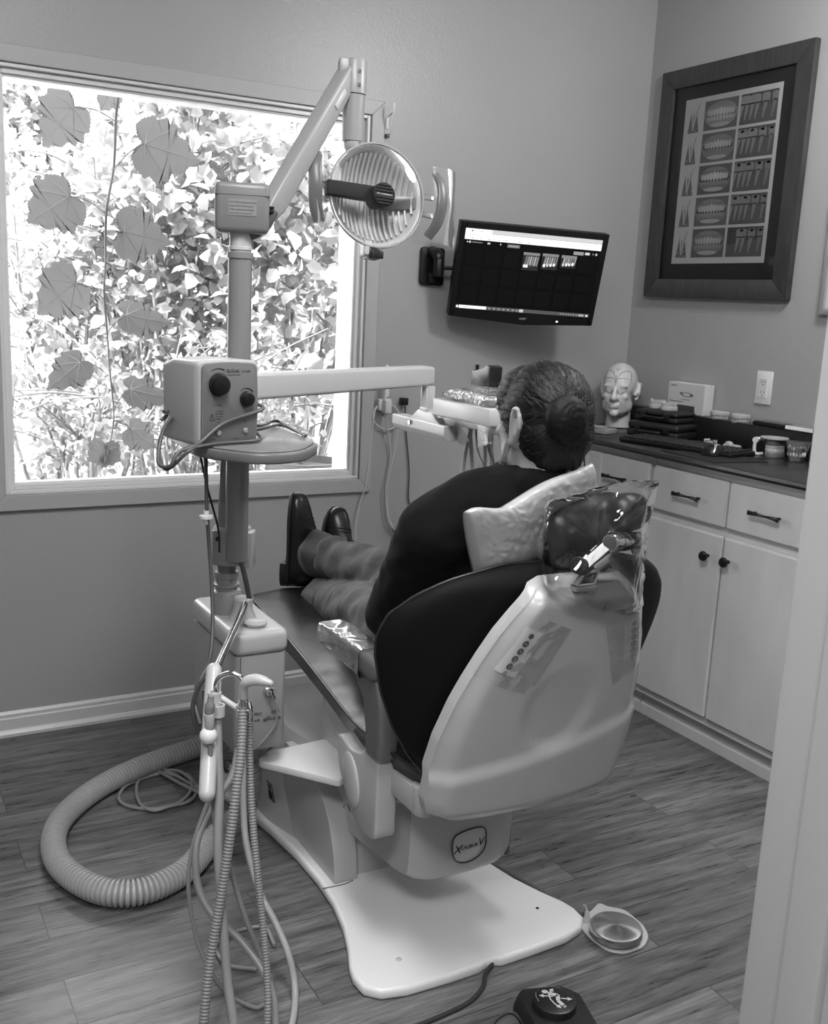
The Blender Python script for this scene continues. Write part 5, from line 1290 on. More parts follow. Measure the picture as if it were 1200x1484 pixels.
# large ribbed vacuum hose and coil on the floor
b = B(); hp = [V((.985, 2.868, .034)), V((.92, 2.862, .034))]+[V((*W(x, y, Z=.034)[:2], .034)) for x, y in ((200, 1113), (130, 1150), (83, 1197), (84, 1248), (135, 1287), (200, 1293), (268, 1262), (312, 1212))]+[V((.855, 2.32, .085)), V((.858, 2.27, .18)), V((.845, 2.235, .29))]
corrugated(b, hp, .0318, .0075, .0115, 24); tag(ob('vacuum_hose', b, HOSE, None, 50), 'fat ribbed vacuum hose looping over the floor left of the unit', 'hose')
cp_ = []
for k in range(45):
    a = k/44*2*PI*2.15+.3; rx_, ry_ = .150-.001*k, .075+.0004*k
    c = W(232, 1146, Z=.005); cp_.append(V((c.x+rx_*math.cos(a)*.7+.02*math.sin(k*.5), c.y+ry_*math.sin(a)*1.3+.012*math.cos(k*.31), .005+.006*(k/44)+(.004 if k % 7 == 0 else 0))))
c = cp_[-1]
hose('air_line_coil', 'coiled grey air line lying on the floor inside the loop of the fat hose', 'tube', [W(345, 1180, Z=.005), W(310, 1170, Z=.005)]+cp_+[W(305, 1155, Z=.014), W(340, 1140, Z=.02)], .0052, TUBEG, 4, 8)
jx = W(440, 1078, Z=0)
J = thing('floor_box', 'white utility box on the floor against the wall behind the unit', 'utility box', (1.25, 2.95, 0))
b = B(); bx(b, 1.10, 1.345, 2.84, 3.02, .0, .098, .004); ob('box_body', b, mat('utility_body_shaded', .42, .4, bump=(60, .05)), J)  # body tone lowered, shade on the front put into the colour
b = B(); bx(b, 1.095, 1.350, 2.835, 3.025, .098, .107, .003); ob('box_cover', b, mat('utility_top_lit', .85, .35), J)  # cover tone raised, light falling on the top put into the colour
b = B()
cyl(b, (1.30, 2.841, .06), (1.30, 2.8385, .06), .003, None, 8)
ob('cover_screw', b, DGREY, J)
rt = random.Random(9)
for i in range(7):
    x0 = .97+.015*i
    hose('umbilical_tube', 'service tube tangled on the floor between the unit and the chair base', 'tube', [V((.87+.008*i, 2.26, .29)), V((.90+.006*i, 2.36+.02*i, .16)), V((.93+rt.uniform(-.02, .02), 2.46+.03*i, .05+.01*i)), V((.97+rt.uniform(-.03, .03), 2.60+.02*i, .012)), V((1.05, 2.74, .012+.004*i)), V((1.12+.02*i, 2.86, .05))], .0052+.0006*(i % 3), (TUBEG, HOSE, CABLE)[i % 3], 7, 8, 'service tubes under the unit')
# ------------------------------------------------------------------ dental chair
CX = 1.165
CH = thing('dental_chair', 'white dental chair with black upholstery, its back turned to the door', 'dental chair', (CX, 2.05, 0))
mir = lambda pts: [(2*CX-x, y) for x, y in pts][::-1]
left = [(.875, 2.70), (.885, 2.60), (.918, 2.46), (.940, 2.33), (.955, 2.18), (.957, 2.05), (.950, 1.95), (.930, 1.85), (.905, 1.775), (.882, 1.72), (.874, 1.685), (.878, 1.645), (.905, 1.618), (.96, 1.604), (1.06, 1.600)]
mid_ = [(1.138, 1.600), (1.150, 1.606), (1.180, 1.606), (1.192, 1.600)]
pts = [V((x, y, .0)) for x, y in left+mid_+mir(left)+[(1.40, 2.73), (.93, 2.73)]]
b = B(); prism_rim(b, pts, V((0, 0, .026)), .009, 4); bp_ = ob('base_plate', b, mat('base_plate_white', .82, .33, bump=(50, .04)), CH, 50)
b = B(); lathe(b, [(0, 0), (.006, 0), (.0065, .001), (.004, .0035), (0, .004)], (.985, 1.69, .0262), (0, 0, 1), 18); ob('plug', b, WHITE, bp_, 50)
b = B(); lathe(b, [(0, 0), (.004, 0), (.004, .0008), (0, .0008)], (1.372, 1.718, .0262), (0, 0, 1), 14); ob('bolt_hole', b, BLACK, bp_)
b = B(); tube(b, [V((.948, 2.005, .0265)), V((1.0, 2.0, .0268)), V((1.03, 2.006, .0268))], .0012, 5, 3); ob('plate_seam', b, DGREY, bp_)
b = B(); secs = []
for z, ins in ((.024, -.006), (.04, 0), (.15, .014), (.25, .022), (.285, .03)):
    y = ins
    secs.append([V((p.x, p.y, z)) for p in rounded([(1.045+y*.2, 2.03+ins, 0), (1.285-y*.2, 2.03+ins, 0), (1.372-ins*1.4, 2.36, 0), (1.375-ins*2, 2.52, 0), (1.33-ins, 2.64, 0), (1.0+ins, 2.64, 0), (.955+ins*2, 2.52, 0), (.958+ins*1.4, 2.36, 0)], .03, 4)])
loft(b, secs); ob('base_cover', b, CHAIRW, CH, 40)
for s in (-1, 1):
    b = B(); x0 = CX+s*.184; x1 = CX+s*.122
    pf = rounded([V((x0, 2.008, .026)), V((x0, 2.016, .10)), V((x0, 2.055, .185)), V((x0, 2.13, .240)), V((x0, 2.22, .262)), V((x0, 2.34, .262)), V((x0, 2.34, .026))], [.004, .08, .08, .08, .08, .02, .004], 7)
    prism_rim(b, pf, V((x1-x0, 0, 0)), .024, 6); ob('base_cheek', b, CHAIRW, CH, 40)
pr = Print((CX-.2085, 2.375, .085), (.06, -1, .0), (-.14, 0, 1), .0006)
pr.rect(0, 0, .034, .055, .03); pr.rect(.003, .003, .031, .052, .42); pr.poly([(.006, .006), (.028, .006), (.028, .028), (.016, .034), (.006, .026)], .02); pr.oval(.017, .042, .006, .008, .02)
for k in range(3): pr.rect(.037, .006+.014*k, .044, .014+.014*k, .08)
pr.done('rating_label', PRINT, CH)
b = B()
pf = [(1.722, .46), (1.716, .30), (1.722, .168), (1.75, .156), (1.86, .145), (2.05, .122), (2.16, .18), (2.24, .28), (2.2, .46)]
sec = []
prof = rounded([V((0, y, z)) for y, z in pf], [.01, .2, .018, .02, .05, .03, .08, .05, .01], 5)
def lift_x(x): 
    e = max(0, abs(x-CX)-.085)/.05; return e
secs = []
for i in range(13):
    x = 1.030+(1.298-1.030)*i/12; q = (x-1.164)/.134; rr2 = abs(q)**5
    secs.append([V((x, p.y+.020*rr2*(1 if p.y < 1.8 else 0)+.006*q*q*(1 if p.y < 1.8 else 0), p.z+.016*rr2*(1 if p.z < .2 else 0))) for p in prof])
loft(b, secs); lh = ob('lift_housing', b, CHAIRW, CH, 40)
b = B(); bxs = [V((x, 1.7145, z)) for x, z in ((1.122, .262), (1.128, .271), (1.15, .277), (1.18, .279), (1.20, .276), (1.208, .266), (1.2105, .24), (1.208, .222), (1.196, .208), (1.175, .200), (1.155, .199), (1.135, .206), (1.125, .220), (1.121, .24))]
ring_ = rounded(bxs, .01, 4)
tube(b, ring_+[ring_[0], ring_[1]], .0013, 6, 1, None, 1, False); bd_ = ob('badge_ring', b, BLACK, lh, 60)
prism_rim(b2_ := B(), [V((p.x, 1.717, p.z)) for p in ring_], V((0, -.002, 0)), .0008, 1); bf = ob('badge', b2_, mat('badge_white', .60, .25), lh, 60)
text('lettering', 'X', .028, (1.124, 1.7146, .226), (1, 0, 0), (0, 0, 1), BLACK, bf, 'LEFT', .0002, 1, .3)
text('lettering', '-CALIBUR', .0125, (1.139, 1.7146, .2325), (1, 0, 0), (0, 0, 1), BLACK, bf, 'LEFT', .0002, .9, .1)
text('lettering', 'V', .026, (1.187, 1.7146, .233), (1, 0, 0), (0, 0, 1), BLACK, bf, 'LEFT', .0002, 1, .25)
b = B(); bx(b, 1.292, 1.304, 1.75, 1.785, .165, .235, .003); ob('limit_switch', b, DGREY, CH)
# seat and leg rest
b = B(); pan = [(1.64, .40), (1.78, .35), (2.00, .375), (2.09, .42), (2.12, .475), (1.62, .47)]
prism(b, [V((CX-.178, y, z)) for y, z in pan], V((.356, 0, 0)), .012, 3); ob('seat_pan', b, CHAIRW, CH, 40)
b = B(); prism(b, [V((CX-.11, y, z)) for y, z in ((2.08, .435), (2.6, .478), (2.6, .488), (2.08, .447))], V((.22, 0, 0)), .002, 1); ob('leg_rest_plate', b, DGREY, CH)
def seat_w(y):
    K = [(1.56, .17), (1.64, .205), (1.74, .222), (1.84, .226), (1.94, .216), (2.05, .203), (2.2, .185), (2.38, .168), (2.55, .160), (2.66, .155), (2.71, .135)]
    for (a, wa), (c, wc) in zip(K, K[1:]):
        if a <= y <= c: return wa+(wc-wa)*(y-a)/(c-a)
    return K[0][1] if y < K[0][0] else K[-1][1]
def seat_z(y):
    K = [(1.56, .500), (1.70, .508), (1.84, .512), (2.0, .520), (2.2, .528), (2.4, .538), (2.6, .553), (2.71, .560)]
    for (a, wa), (c, wc) in zip(K, K[1:]):
        if a <= y <= c: return wa+(wc-wa)*(y-a)/(c-a)
    return K[-1][1]
b = B(); secs = []; NY = 44
for i in range(NY+1):
    y = 1.57+(2.71-1.57)*i/NY; w = seat_w(y); z = seat_z(y); e = min(1, (i+.4)/2.2, (NY-i+.4)/2.2); e = math.sqrt(max(0, 1-(1-e)**2))
    row = []
    for k in range(21):
        q = -1+2*k/20; wr = .0042*noise.noise(V((q*1.6, y*24, 3)))*(abs(q)**1.2)*(1 if y < 2.15 else .3)+.003*noise.noise(V((q*2, y*7, 9)))
        row.append(V((CX+q*w, y, z-.0+.012*(1-abs(q)**3)*e-.012*(1-e)+wr)))
    th = .075
    for k in range(7):
        q = 1-2*k/6
        row.append(V((CX+q*w*(.90 if k in (0, 6) else .86), y, z-th*(1 if 0 < k < 6 else .82)*(.75+.25*e))))
    secs.append(row)
loft(b, secs); sc_ = ob('seat_cushion', b, SEATV, CH, 70)
b = B()
for s in (-1, 1):
    tube(b, [V((CX+s*seat_w(y)*1.004, y, seat_z(y)-.001)) for y in [1.60+(2.68-1.60)*i/24 for i in range(25)]], .0032, 7, 2)
ob('piping', b, VINYL, sc_, 60)
# back cushion
ZK = [(.43, .075), (.455, .14), (.50, .195), (.55, .238), (.62, .280), (.70, .313), (.78, .334), (.82, .336), (.86, .322), (.895, .285), (.92, .245), (.94, .195), (.955, .115)]
def bw_(z):
    for (a, wa), (c, wc) in zip(ZK, ZK[1:]):
        if a <= z <= c:
            t_ = (z-a)/(c-a); return wa+(wc-wa)*t_
    return ZK[-1][1]
def byr(z): return 1.560-.25*(z-.43)
def bpt(q, z, side):
    w = bw_(z); x = q*w; fw = .066*(abs(x)/.335)**2.1
    ed = (max(0, 1-abs(q)**3.2))**.5*(max(0, min(1, (z-.43)/.05, (.955-z)/.035)))**.5
    y = byr(z)+.024+fw+side*.034*ed
    if side < 0: y -= .012*ed*(1-abs(q))
    return V((CX+x, y, z))
t = bmesh.new(); NZ, NQ = 40, 36
zs = [.43+(.955-.43)*(.5-.5*math.cos(PI*i/NZ)) for i in range(NZ+1)]
for side in (-1, 1):
    g = [[t.verts.new(bpt(-1+2*k/NQ, z, side)) for k in range(NQ+1)] for z in zs]
    for i in range(NZ):
        for k in range(NQ):
            q = (g[i][k], g[i][k+1], g[i+1][k+1], g[i+1][k]); t.faces.new(q if side < 0 else q[::-1])
bmesh.ops.remove_doubles(t, verts=t.verts, dist=2e-4)
BACKF = mat('back_fabric_black', .0035, .7, spec=.22, bump=(500, .05))
bc = ob('back_cushion', t, BACKF, CH, 80)
b = B(); loop = [bpt(-1, z, 0)+V((0, .004, 0)) for z in [.44+(.945-.44)*i/30 for i in range(31)]]+[bpt(q, .951, 0)+V((0, .004, .004)) for q in (-.9, -.6, -.3, 0, .3, .6, .9)]+[bpt(1, z, 0)+V((0, .004, 0)) for z in [.945-(.945-.44)*i/30 for i in range(31)]]
tube(b, loop, .0030, 7, 2); ob('piping', b, mat('piping_black', .02, .35), bc, 60)
# back shell
P0 = V((CX-.004, 1.525, .455)); sa = (V((CX-.004, 1.39, .93))-P0).normalized(); sn = V((1, 0, 0)).cross(sa)
if sn.y > 0: sn = -sn           # towards the doorway
SK = [(-.018, .205), (.0, .232), (.03, .243), (.10, .2435), (.17, .238), (.25, .222), (.30, .207), (.35, .189), (.40, .168), (.44, .145), (.47, .125), (.487, .107), (.494, .085)]
def sw_(s):
    for (a, wa), (c, wc) in zip(SK, SK[1:]):
        if a <= s <= c: return .974*(wa+(wc-wa)*(s-a)/(c-a))
    return .974*SK[-1][1]
def sst(a, b_, x):
    t_ = max(0, min(1, (x-a)/(b_-a))); return t_*t_*(3-2*t_)
def shell(q, s, off=0.):
    w = sw_(s); x = q*w
    h = .030*(1-(abs(x)/.26)**2.2)
    h -= .018*sst(.80, 1.0, abs(q))**1.5
    h += .010*(1-sst(.120+.045*(x/.24), .150+.045*(x/.24), s))      # fuller band along the lower edge
    r_ = math.hypot((x-.0)/.085, (s-.235)/.105)
    pz = 1-sst(.78, 1.0, r_)
    if s > .235: pz *= 1-sst(.26, .38, s); 
    h -= .009*pz*(1-sst(.20, .34, s)*.6)
    h -= .02*sst(.46, .494, s)**2
    h -= .016*(1-sst(-.018, .012, s))
    return P0+V((x, 0, 0))+sa*s+sn*(h+off)
t = bmesh.new(); NS = 60; NQ = 48
ss = [-.018+(.512)*i/NS for i in range(NS+1)]
qs = [math.sin(PI/2*(-1+2*k/NQ)) for k in range(NQ+1)]
gf = [[t.verts.new(shell(q, s)) for q in qs] for s in ss]
gb = [[t.verts.new(shell(q, s)-sn*(.026)) for q in (qs[0], qs[-1])] for s in ss]
for i in range(NS):
    for k in range(NQ): t.faces.new((gf[i][k], gf[i][k+1], gf[i+1][k+1], gf[i+1][k]))
    t.faces.new((gf[i][0], gf[i+1][0], gb[i+1][0], gb[i][0])); t.faces.new((gf[i][-1], gb[i][1], gb[i+1][1], gf[i+1][-1]))
    t.faces.new((gb[i][0], gb[i+1][0], gb[i+1][1], gb[i][1]))
for gi in (0, NS):
    t.faces.new([gf[gi][k] for k in range(NQ+1)]+[gb[gi][1], gb[gi][0]])
bs_ = ob('back_shell', t, CHAIRW, CH, 55)
KEYB = mat('keypad_film', .66, .35)
ICON = mat('keypad_icon_dark', .035, .4)
def keypad(xt, st, xb, sb_, wid, inner):
    """strip of round buttons lying on the shell from (xt, st) down to (xb, sb_)"""
    def on(x, s, off): return shell(max(-.99, min(.99, x/sw_(s))), s, off)
    d = V((xb-xt, sb_-st, 0)); L = d.length; d.normalize(); p = V((-d.y, d.x, 0))*inner
    b = B(); A_ = []
    sheet(b, lambda u, v: on(xt+d.x*L*(-.19+1.46*u)+p.x*wid*(v-.42), st+d.y*L*(-.19+1.46*u)+p.y*wid*(v-.42), .0030), 14, 6)
    k = ob('keypad', b, KEYB, bs_, 180)
    for i in range(5):
        c = on(xt+d.x*L*i/4, st+d.y*L*i/4, .0032); bb = B(); lathe(bb, [(0, 0), (.0068 if i else .0056, 0), (.0064 if i else .0052, .0014), (0, .0017)], c, sn, 20); bo = ob('button', bb, ICON, k, 50)
        if i: bb = B(); box(bb, c+sn*.0019, (.007, .0006, .0014), basis(V((1, 0, 0)), sn, sa) @ Matrix.Rotation(.6*i, 3, 'Y')); ob('button_mark', bb, mat('button_mark', .35, .4), bo)
    c = on(xt+d.x*L*1.22, st+d.y*L*1.22, .0032); bb = B(); lathe(bb, [(0, 0), (.005, 0), (.0048, .001), (0, .0012)], c, sn, 18); ob('lamp', bb, mat('keypad_lamp', .28, .3), k, 50)
keypad(-.116, .411, -.144, .349, .046, 1)
keypad(.123, .406, .145, .341, .040, -1)
# hinge, hip covers, arm rests
for s in (-1, 1):
    b = B(); cyl(b, (CX+s*.175, 1.62, .405), (CX+s*.175, 1.62, .465), .030, None, 24, .004); bx(b, CX+s*.175-.03, CX+s*.175+.03, 1.62, 1.74, .405, .462, .006); ob('back_hinge', b, CHAIRW, CH, 40)
    xo = CX+s*.238; xi = CX+s*.190
    pf = rounded([V((xo, 1.715, .500)), V((xo, 1.760, .506)), V((xo, 1.785, .472)), V((xo, 1.845, .456)), V((xo, 1.892, .472)), V((xo, 1.915, .462)), V((xo, 1.905, .40)), V((xo, 1.83, .318)), V((xo, 1.78, .292)), V((xo, 1.712, .305))], [.006, .012, .02, .02, .012, .02, .05, .06, .03, .02], 5)
    b = B(); prism_rim(b, pf, V((xi-xo, 0, 0)), .010, 3); hcv = ob('hip_cover', b, CHAIRW, CH, 45)
    b = B(); ell(b, (xo+s*.001, 1.832, .390), (.008, .038, .062), Matrix.Rotation(-.35, 3, 'X'), 24); ob('cover_boss', b, CHAIRW, hcv, 180)
    b = B(); secs = []
    for (yr, yf, z, w) in ((1.700, 1.765, .490, .046), (1.695, 1.768, .54, .048), (1.700, 1.785, .60, .048), (1.715, 1.84, .652, .050), (1.735, 1.90, .672, .052)):
        c = CX+s*.222; secs.append(rounded([V((c-w/2, yr, z)), V((c+w/2, yr, z)), V((c+w/2, yf, z)), V((c-w/2, yf, z))], .012, 4))
    loft(b, secs); ar = ob('arm_support', b, ARMG, CH, 50)
    b = B(); secs = []; c = CX+s*.226
    for y, w, z0, z1 in ((1.715, .040, .655, .690), (1.730, .056, .650, .700), (1.80, .062, .655, .704), (1.92, .064, .660, .702), (1.965, .058, .664, .698), (1.980, .036, .672, .690)):
        secs.append(rounded([V((c-w/2, y, z0)), V((c+w/2, y, z0)), V((c+w/2, y, z1)), V((c-w/2, y, z1))], .014, 4))
    loft(b, secs); ob('arm_pad', b, ARMG, CH, 50)
b = B(); tube(b, [V((CX-.2385, 1.842, .33)), V((CX-.2385, 1.83, .315)), V((CX-.2385, 1.85, .325)), V((CX-.2385, 1.865, .31))], .0009, 5, 3); ob('script_mark', b, ink, CH)
# headrest on its folding bracket
hy = 1.375
def HP(x, y, Y=hy): return W(x, y, Y=Y)
b = B(); fr_ = [HP(834, 849), HP(845, 831), HP(866, 826), HP(860, 846)]; tube(b, fr_+[fr_[0], fr_[1]], .0055, 8, 1, None, 1, False); box(b, HP(846, 851), (.05, .02, .010), None, .002); hb = ob('headrest_bracket', b, STEEL, CH, 40)
b = B(); tube(b, [HP(845, 822, 1.37), HP(884, 788, 1.36)], .014, 4, 1, None, .8, False); tube(b, [HP(858, 829, 1.385), HP(895, 800, 1.375)], .008, 4, 1, None, 1, False); ob('headrest_link', b, mat('link_steel', .32, .42, .8), CH, 30)
b = B(); cyl(b, HP(838, 819, 1.36), HP(851, 825, 1.40), .0155, None, 24, .002); ob('lower_pivot', b, BLACK, CH, 40)
b = B(); p0, p1 = HP(884, 787, 1.35), HP(926, 783, 1.40); cyl(b, p0, p1, .0165, None, 28, .003); tube(b, [HP(926, 783, 1.40), HP(924, 800, 1.41)], .012, 8, 1, None, 1, False); up_ = ob('upper_pivot', b, CHROME, CH, 40)
b = B(); dr = (p1-p0).normalized(); cyl(b, p0-dr*.0012, p0+dr*.002, .0125, None, 24); cyl(b, p0+dr*.028, p0+dr*.030, .0169, None, 28); cyl(b, p0+dr*.055, p0+dr*.057, .0169, None, 28); ob('pivot_cap', b, DGREY, up_, 40)
b = B()
limb(b, [W(905, 742, Y=1.40), W(917, 741, Y=1.425)], [.036, .036], 20)
limb(b, [W(880, 742, Y=1.44), W(815, 752, Y=1.46)], [.040, .034], 20)
limb(b, [W(812, 770, Y=1.445), W(878, 775, Y=1.43)], [.040, .040], 20)
limb(b, [W(808, 800, Y=1.445), W(870, 805, Y=1.43)], [.032, .030], 20)
limb(b, [W(915, 742, Y=1.42), W(860, 760, Y=1.44)], [.034, .040], 20)
b = organic(b, .007, 6); ob('headrest_pad', b, mat('headrest_vinyl', .007, .42, bump=(300, .06)), CH, 180)

# ---- loose covers on the chair
b = B(); rb = random.Random(4)
hull = [(786, 736), (800, 722), (842, 712), (880, 702), (915, 698), (948, 696), (951, 712), (942, 742), (934, 790), (930, 845), (926, 885), (900, 892), (850, 880), (806, 862), (790, 846), (783, 790)]
def ringat(k, Y, gr): 
    c = (862, 785)
    return [W(c[0]+(x-c[0])*gr, c[1]+(y-c[1])*gr, Y=Y+.012*math.sin(i*2.3+k)) for i, (x, y) in enumerate(hull)]
secs = [catmull(r_+[r_[0]], 3)[:-1] for r_ in (ringat(0, 1.318, .55), ringat(1, 1.322, .86), ringat(2, 1.345, .97), ringat(3, 1.39, 1.0), ringat(4, 1.44, .99), ringat(5, 1.475, .9))]
loft(b, secs, False)
cv = b.verts.new(W(862, 785, Y=1.318)); first = b.verts[:len(secs[0])]; b.verts.ensure_lookup_table()
f0 = [b.verts[i] for i in range(len(secs[0]))]
for i in range(len(f0)): b.faces.new((cv, f0[(i+1) % len(f0)], f0[i]))
bmesh.ops.subdivide_edges(b, edges=b.edges[:], cuts=1, use_grid_fill=True)
for v in b.verts:
    p = v.co; v.co += V((0, 1, 0))*(.022*(abs(noise.noise(p*10))-.3)+.010*(abs(noise.noise(p*24+V((5, 1, 2))))-.3))+V((0, 0, .004*noise.noise(p*30)))
tag(ob('headrest_bag', b, BAG, None, 30), 'crinkled clear plastic bag pulled over the black headrest', 'plastic cover')
def quad_sheet(name, label, c4, off, bulge, m=SLEEVE, seed=0):
    """film lying on the back shell; corners given along / across the shell"""
    def fn(u, v):
        x = (c4[0][0]*(1-u)+c4[1][0]*u)*(1-v)+(c4[3][0]*(1-u)+c4[2][0]*u)*v; s = (c4[0][1]*(1-u)+c4[1][1]*u)*(1-v)+(c4[3][1]*(1-u)+c4[2][1]*u)*v
        ov = max(0, abs(x)-sw_(s)*.985)
        q = max(-.985, min(.985, x/sw_(s)))
        return shell(q, s, off+bulge*abs(noise.noise(V((u*3.1+seed, v*2.7, seed))))+.001)+V((math.copysign(ov, x), ov*.4, 0))
    b = B(); sheet(b, fn, 14, 14); return tag(ob(name, b, m, None, 180), label, 'plastic cover')
quad_sheet('keypad_sleeve', 'clear plastic sleeve over the left row of round buttons on the chair back', [(-.150, .470), (-.036, .420), (-.090, .282), (-.205, .328)], .006, .006, SLEEVE, 1)
quad_sheet('keypad_sleeve', 'clear plastic sleeve over the right row of round buttons on the chair back', [(.045, .415), (.146, .437), (.186, .312), (.112, .270)], .006, .006, SLEEVE, 5)
b = B(); secs = []; c = CX-.226
for y, w, z0, z1 in ((1.775, .072, .645, .708), (1.80, .068, .650, .709), (1.86, .069, .652, .708), (1.93, .070, .654, .708), (1.985, .066, .656, .704), (1.990, .03, .67, .69)):
    secs.append(rounded([V((c-w/2+.002*math.sin(y*90), y, z0)), V((c+w/2, y, z0)), V((c+w/2, y, z1+.002*math.sin(y*60))), V((c-w/2, y, z1))], .012, 4))
loft(b, secs, False); tag(ob('armrest_sleeve', b, clear('armrest_film', .93, .13, .07, 1.5, (9, .3), 2.), None, 60), 'clear plastic sleeve stretched over the left armrest pad', 'plastic cover')
# neck pillow in plastic
top_ = catmull([V((x, y, 0)) for x, y in ((673, 741), (690, 735), (722, 736), (740, 728), (775, 706), (800, 693), (832, 682), (858, 671))], 8)
bot_ = catmull([V((x, y, 0)) for x, y in ((692, 848), (730, 836), (770, 815), (800, 800), (830, 785), (866, 765))], 8)
pn = V((.12, -1, .25)).normalized()
def pp_(u, v, s):
    a_, c_ = lerp_list(top_, min(.9999, u)), lerp_list(bot_, min(.9999, u)); q = a_.lerp(c_, v); p = W(q.x, q.y, Y=1.462-.010*u+.050*v)
    w = (max(0, 4*u*(1-u))**.28)*(max(0, 4*v*(1-v))**.32)
    cr_ = (abs(noise.noise(V((u*15, v*4+2, 0))))-.2)*.010*math.exp(-4.5*v)+(abs(noise.noise(V((u*26+4*v, v*9-5*u, 3))))-.25)*.005+.004*noise.noise(V((u*4, v*3, 7)))
    return p+pn*s*(.034*w)+pn*(cr_*w if s > 0 else 0)
t = bmesh.new(); NU, NV = 80, 46
for s in (1, -1):
    g = [[t.verts.new(pp_(i/NU, j/NV, s)) for j in range(NV+1)] for i in range(NU+1)]
    for i in range(NU):
        for j in range(NV):
            q = (g[i][j], g[i+1][j], g[i+1][j+1], g[i][j+1]); t.faces.new(q if s > 0 else q[::-1])
bmesh.ops.remove_doubles(t, verts=t.verts, dist=2e-4); b = t
pl_ = tag(ob('neck_pillow', b, mat('pillow_cloth', .46, .32, coat=.7), None, 180), 'grey neck pillow in crinkled plastic lying over the top of the chair back', 'pillow')

# ------------------------------------------------------------------ floor controls
F = thing('foot_control', 'round steel foot control on a white teardrop plate, right of the chair base', 'foot pedal', (*W(893, 1350, Z=0)[:2], 0))
dc = W(892, 1350, Z=.02); dc.z = 0
out = [(835, 1338), (843, 1326), (855, 1322), (868, 1308), (880, 1314), (905, 1318), (932, 1340), (941, 1357), (934, 1372), (905, 1382), (880, 1378), (858, 1362)]
ol = rounded([W(x, y, Z=.006) for x, y in out], .015, 4)
b = B(); prism_rim(b, [V((p.x, p.y, .001)) for p in ol], V((0, 0, .007)), .0025, 2); ob('mounting_plate', b, mat('foot_plate', .55, .35), F, 50)
b = B(); lathe(b, [(0, .008), (.052, .008), (.052, .016), (.0, .016)], dc, (0, 0, 1), 40); ob('pedal_stem', b, GREYP, F, 40)
b = B(); lathe(b, [(0, .016), (.058, .016), (.0605, .018), (.0605, .030), (.0585, .0335), (.052, .0355), (0, .0385)], dc, (0, 0, 1), 56)
sm = bpy.data.materials.new('spun_steel'); sm.use_nodes = True; pb = sm.node_tree.nodes['Principled BSDF']; pb.inputs['Base Color'].default_value = (.6, .6, .6, 1); pb.inputs['Metallic'].default_value = 1; pb.inputs['Roughness'].default_value = .24
pb.inputs['Anisotropic'].default_value = .9; tg_ = sm.node_tree.nodes.new('ShaderNodeTangent'); tg_.direction_type = 'RADIAL'; tg_.axis = 'Z'; sm.node_tree.links.new(tg_.outputs[0], pb.inputs['Tangent'])
dk = bpy.data.objects.new('tmp', None)
o = ob('pedal_disc', b, sm, F, 40)
for v in o.data.vertices: v.co -= (dc-wloc(F))
o.location = dc-wloc(F)
b = B(); c = W(850, 1332, Z=.012); c.z = .008; lathe(b, [(0, 0), (.012, 0), (.010, .008), (.006, .012), (.0055, .022), (.003, .026), (0, .026)], c, (0, 0, 1), 20); tube(b, [c+V((0, 0, .024)), c+V((-.003, .004, .036)), c+V((-.008, .006, .040))], .002, 6, 4); ob('hose_barb', b, WHITE, F, 50)
tag(ob('foot_control_tubing', (lambda b: (tube(b, [c+V((-.006, .004, .016))]+[W(x, y, Z=.011) for x, y in ((815, 1310), (780, 1289), (745, 1270), (715, 1253), (690, 1235))], .0062, 10, 6), b)[1])(B()), mat('foot_tubing', .11, .35), None, 60), 'dark tubing running from the steel foot control under the chair base', 'tube')
K = thing('foot_switch', 'black foot switch with a round top showing a reclining figure and arrows', 'foot pedal', (*W(800, 1470, Z=0)[:2], 0))
kc = W(804, 1449, Z=.055); ka_ = math.radians(-14); R = rotz(ka_)
def KP(x, y, z=0): return V((kc.x, kc.y, 0))+R @ V((x, y, z))
b = B(); o1 = rounded([KP(-.062, -.085), KP(.068, -.085), KP(.072, .028), KP(.040, .062), KP(-.048, .068), KP(-.062, .055)], .006, 3)
secs = []
cc0 = KP(0, 0)
for z, k in ((0, 1.05), (.012, 1.04), (.034, .96), (.040, .92)): secs.append([V((cc0.x+(p.x-cc0.x)*k, cc0.y+(p.y-cc0.y)*k, z)) for p in o1])
loft(b, secs); ob('switch_body', b, mat('switch_black', .010, .45, bump=(150, .1)), K, 30)
b = B(); lathe(b, [(0, .038), (.044, .038), (.0435, .050), (.0425, .055), (.039, .0565), (0, .0565)], KP(.0, 0), (0, 0, 1), 44); tp_ = ob('round_button', b, mat('switch_top', .012, .35), K, 40)
ui, vi = R @ V((.97, -.24, 0)), R @ V((.24, .97, 0)); pr = Print(KP(0, 0, .0567), ui, vi, .00006); T_ = .45
def arrow(x0, y0, x1, y1, w=.0028):
    d = V((x1-x0, y1-y0, 0)).normalized(); n_2 = V((-d.y, d.x, 0)); e = V((x1, y1, 0)); s0 = V((x0, y0, 0)); h = e-d*.010
    pr.k += 1; pr.poly([tuple((s0+n_2*w/2)[:2]), tuple((h+n_2*w/2)[:2]), tuple((h-n_2*w/2)[:2]), tuple((s0-n_2*w/2)[:2])], T_, False); pr.poly([tuple((h+n_2*.0055)[:2]), tuple(e[:2]), tuple((h-n_2*.0055)[:2])], T_, False)
pr.oval(-.017, .022, .0065, .0055, T_, 18); 
pr.line([(-.011, .018), (.008, .012)], .009, T_); pr.line([(.008, .014), (.006, -.004), (.016, -.020)], .008, T_); pr.oval(.016, -.020, .004, .004, T_)
arrow(.012, .003, .036, .001); arrow(-.002, .008, -.031, .010); arrow(-.006, .020, .001, .033, .003)
pr.line([(-.010, .014), (-.009, .0), (-.003, -.013), (.003, -.020)], .0028, T_); arrow(.002, -.018, .009, -.027, .0028)
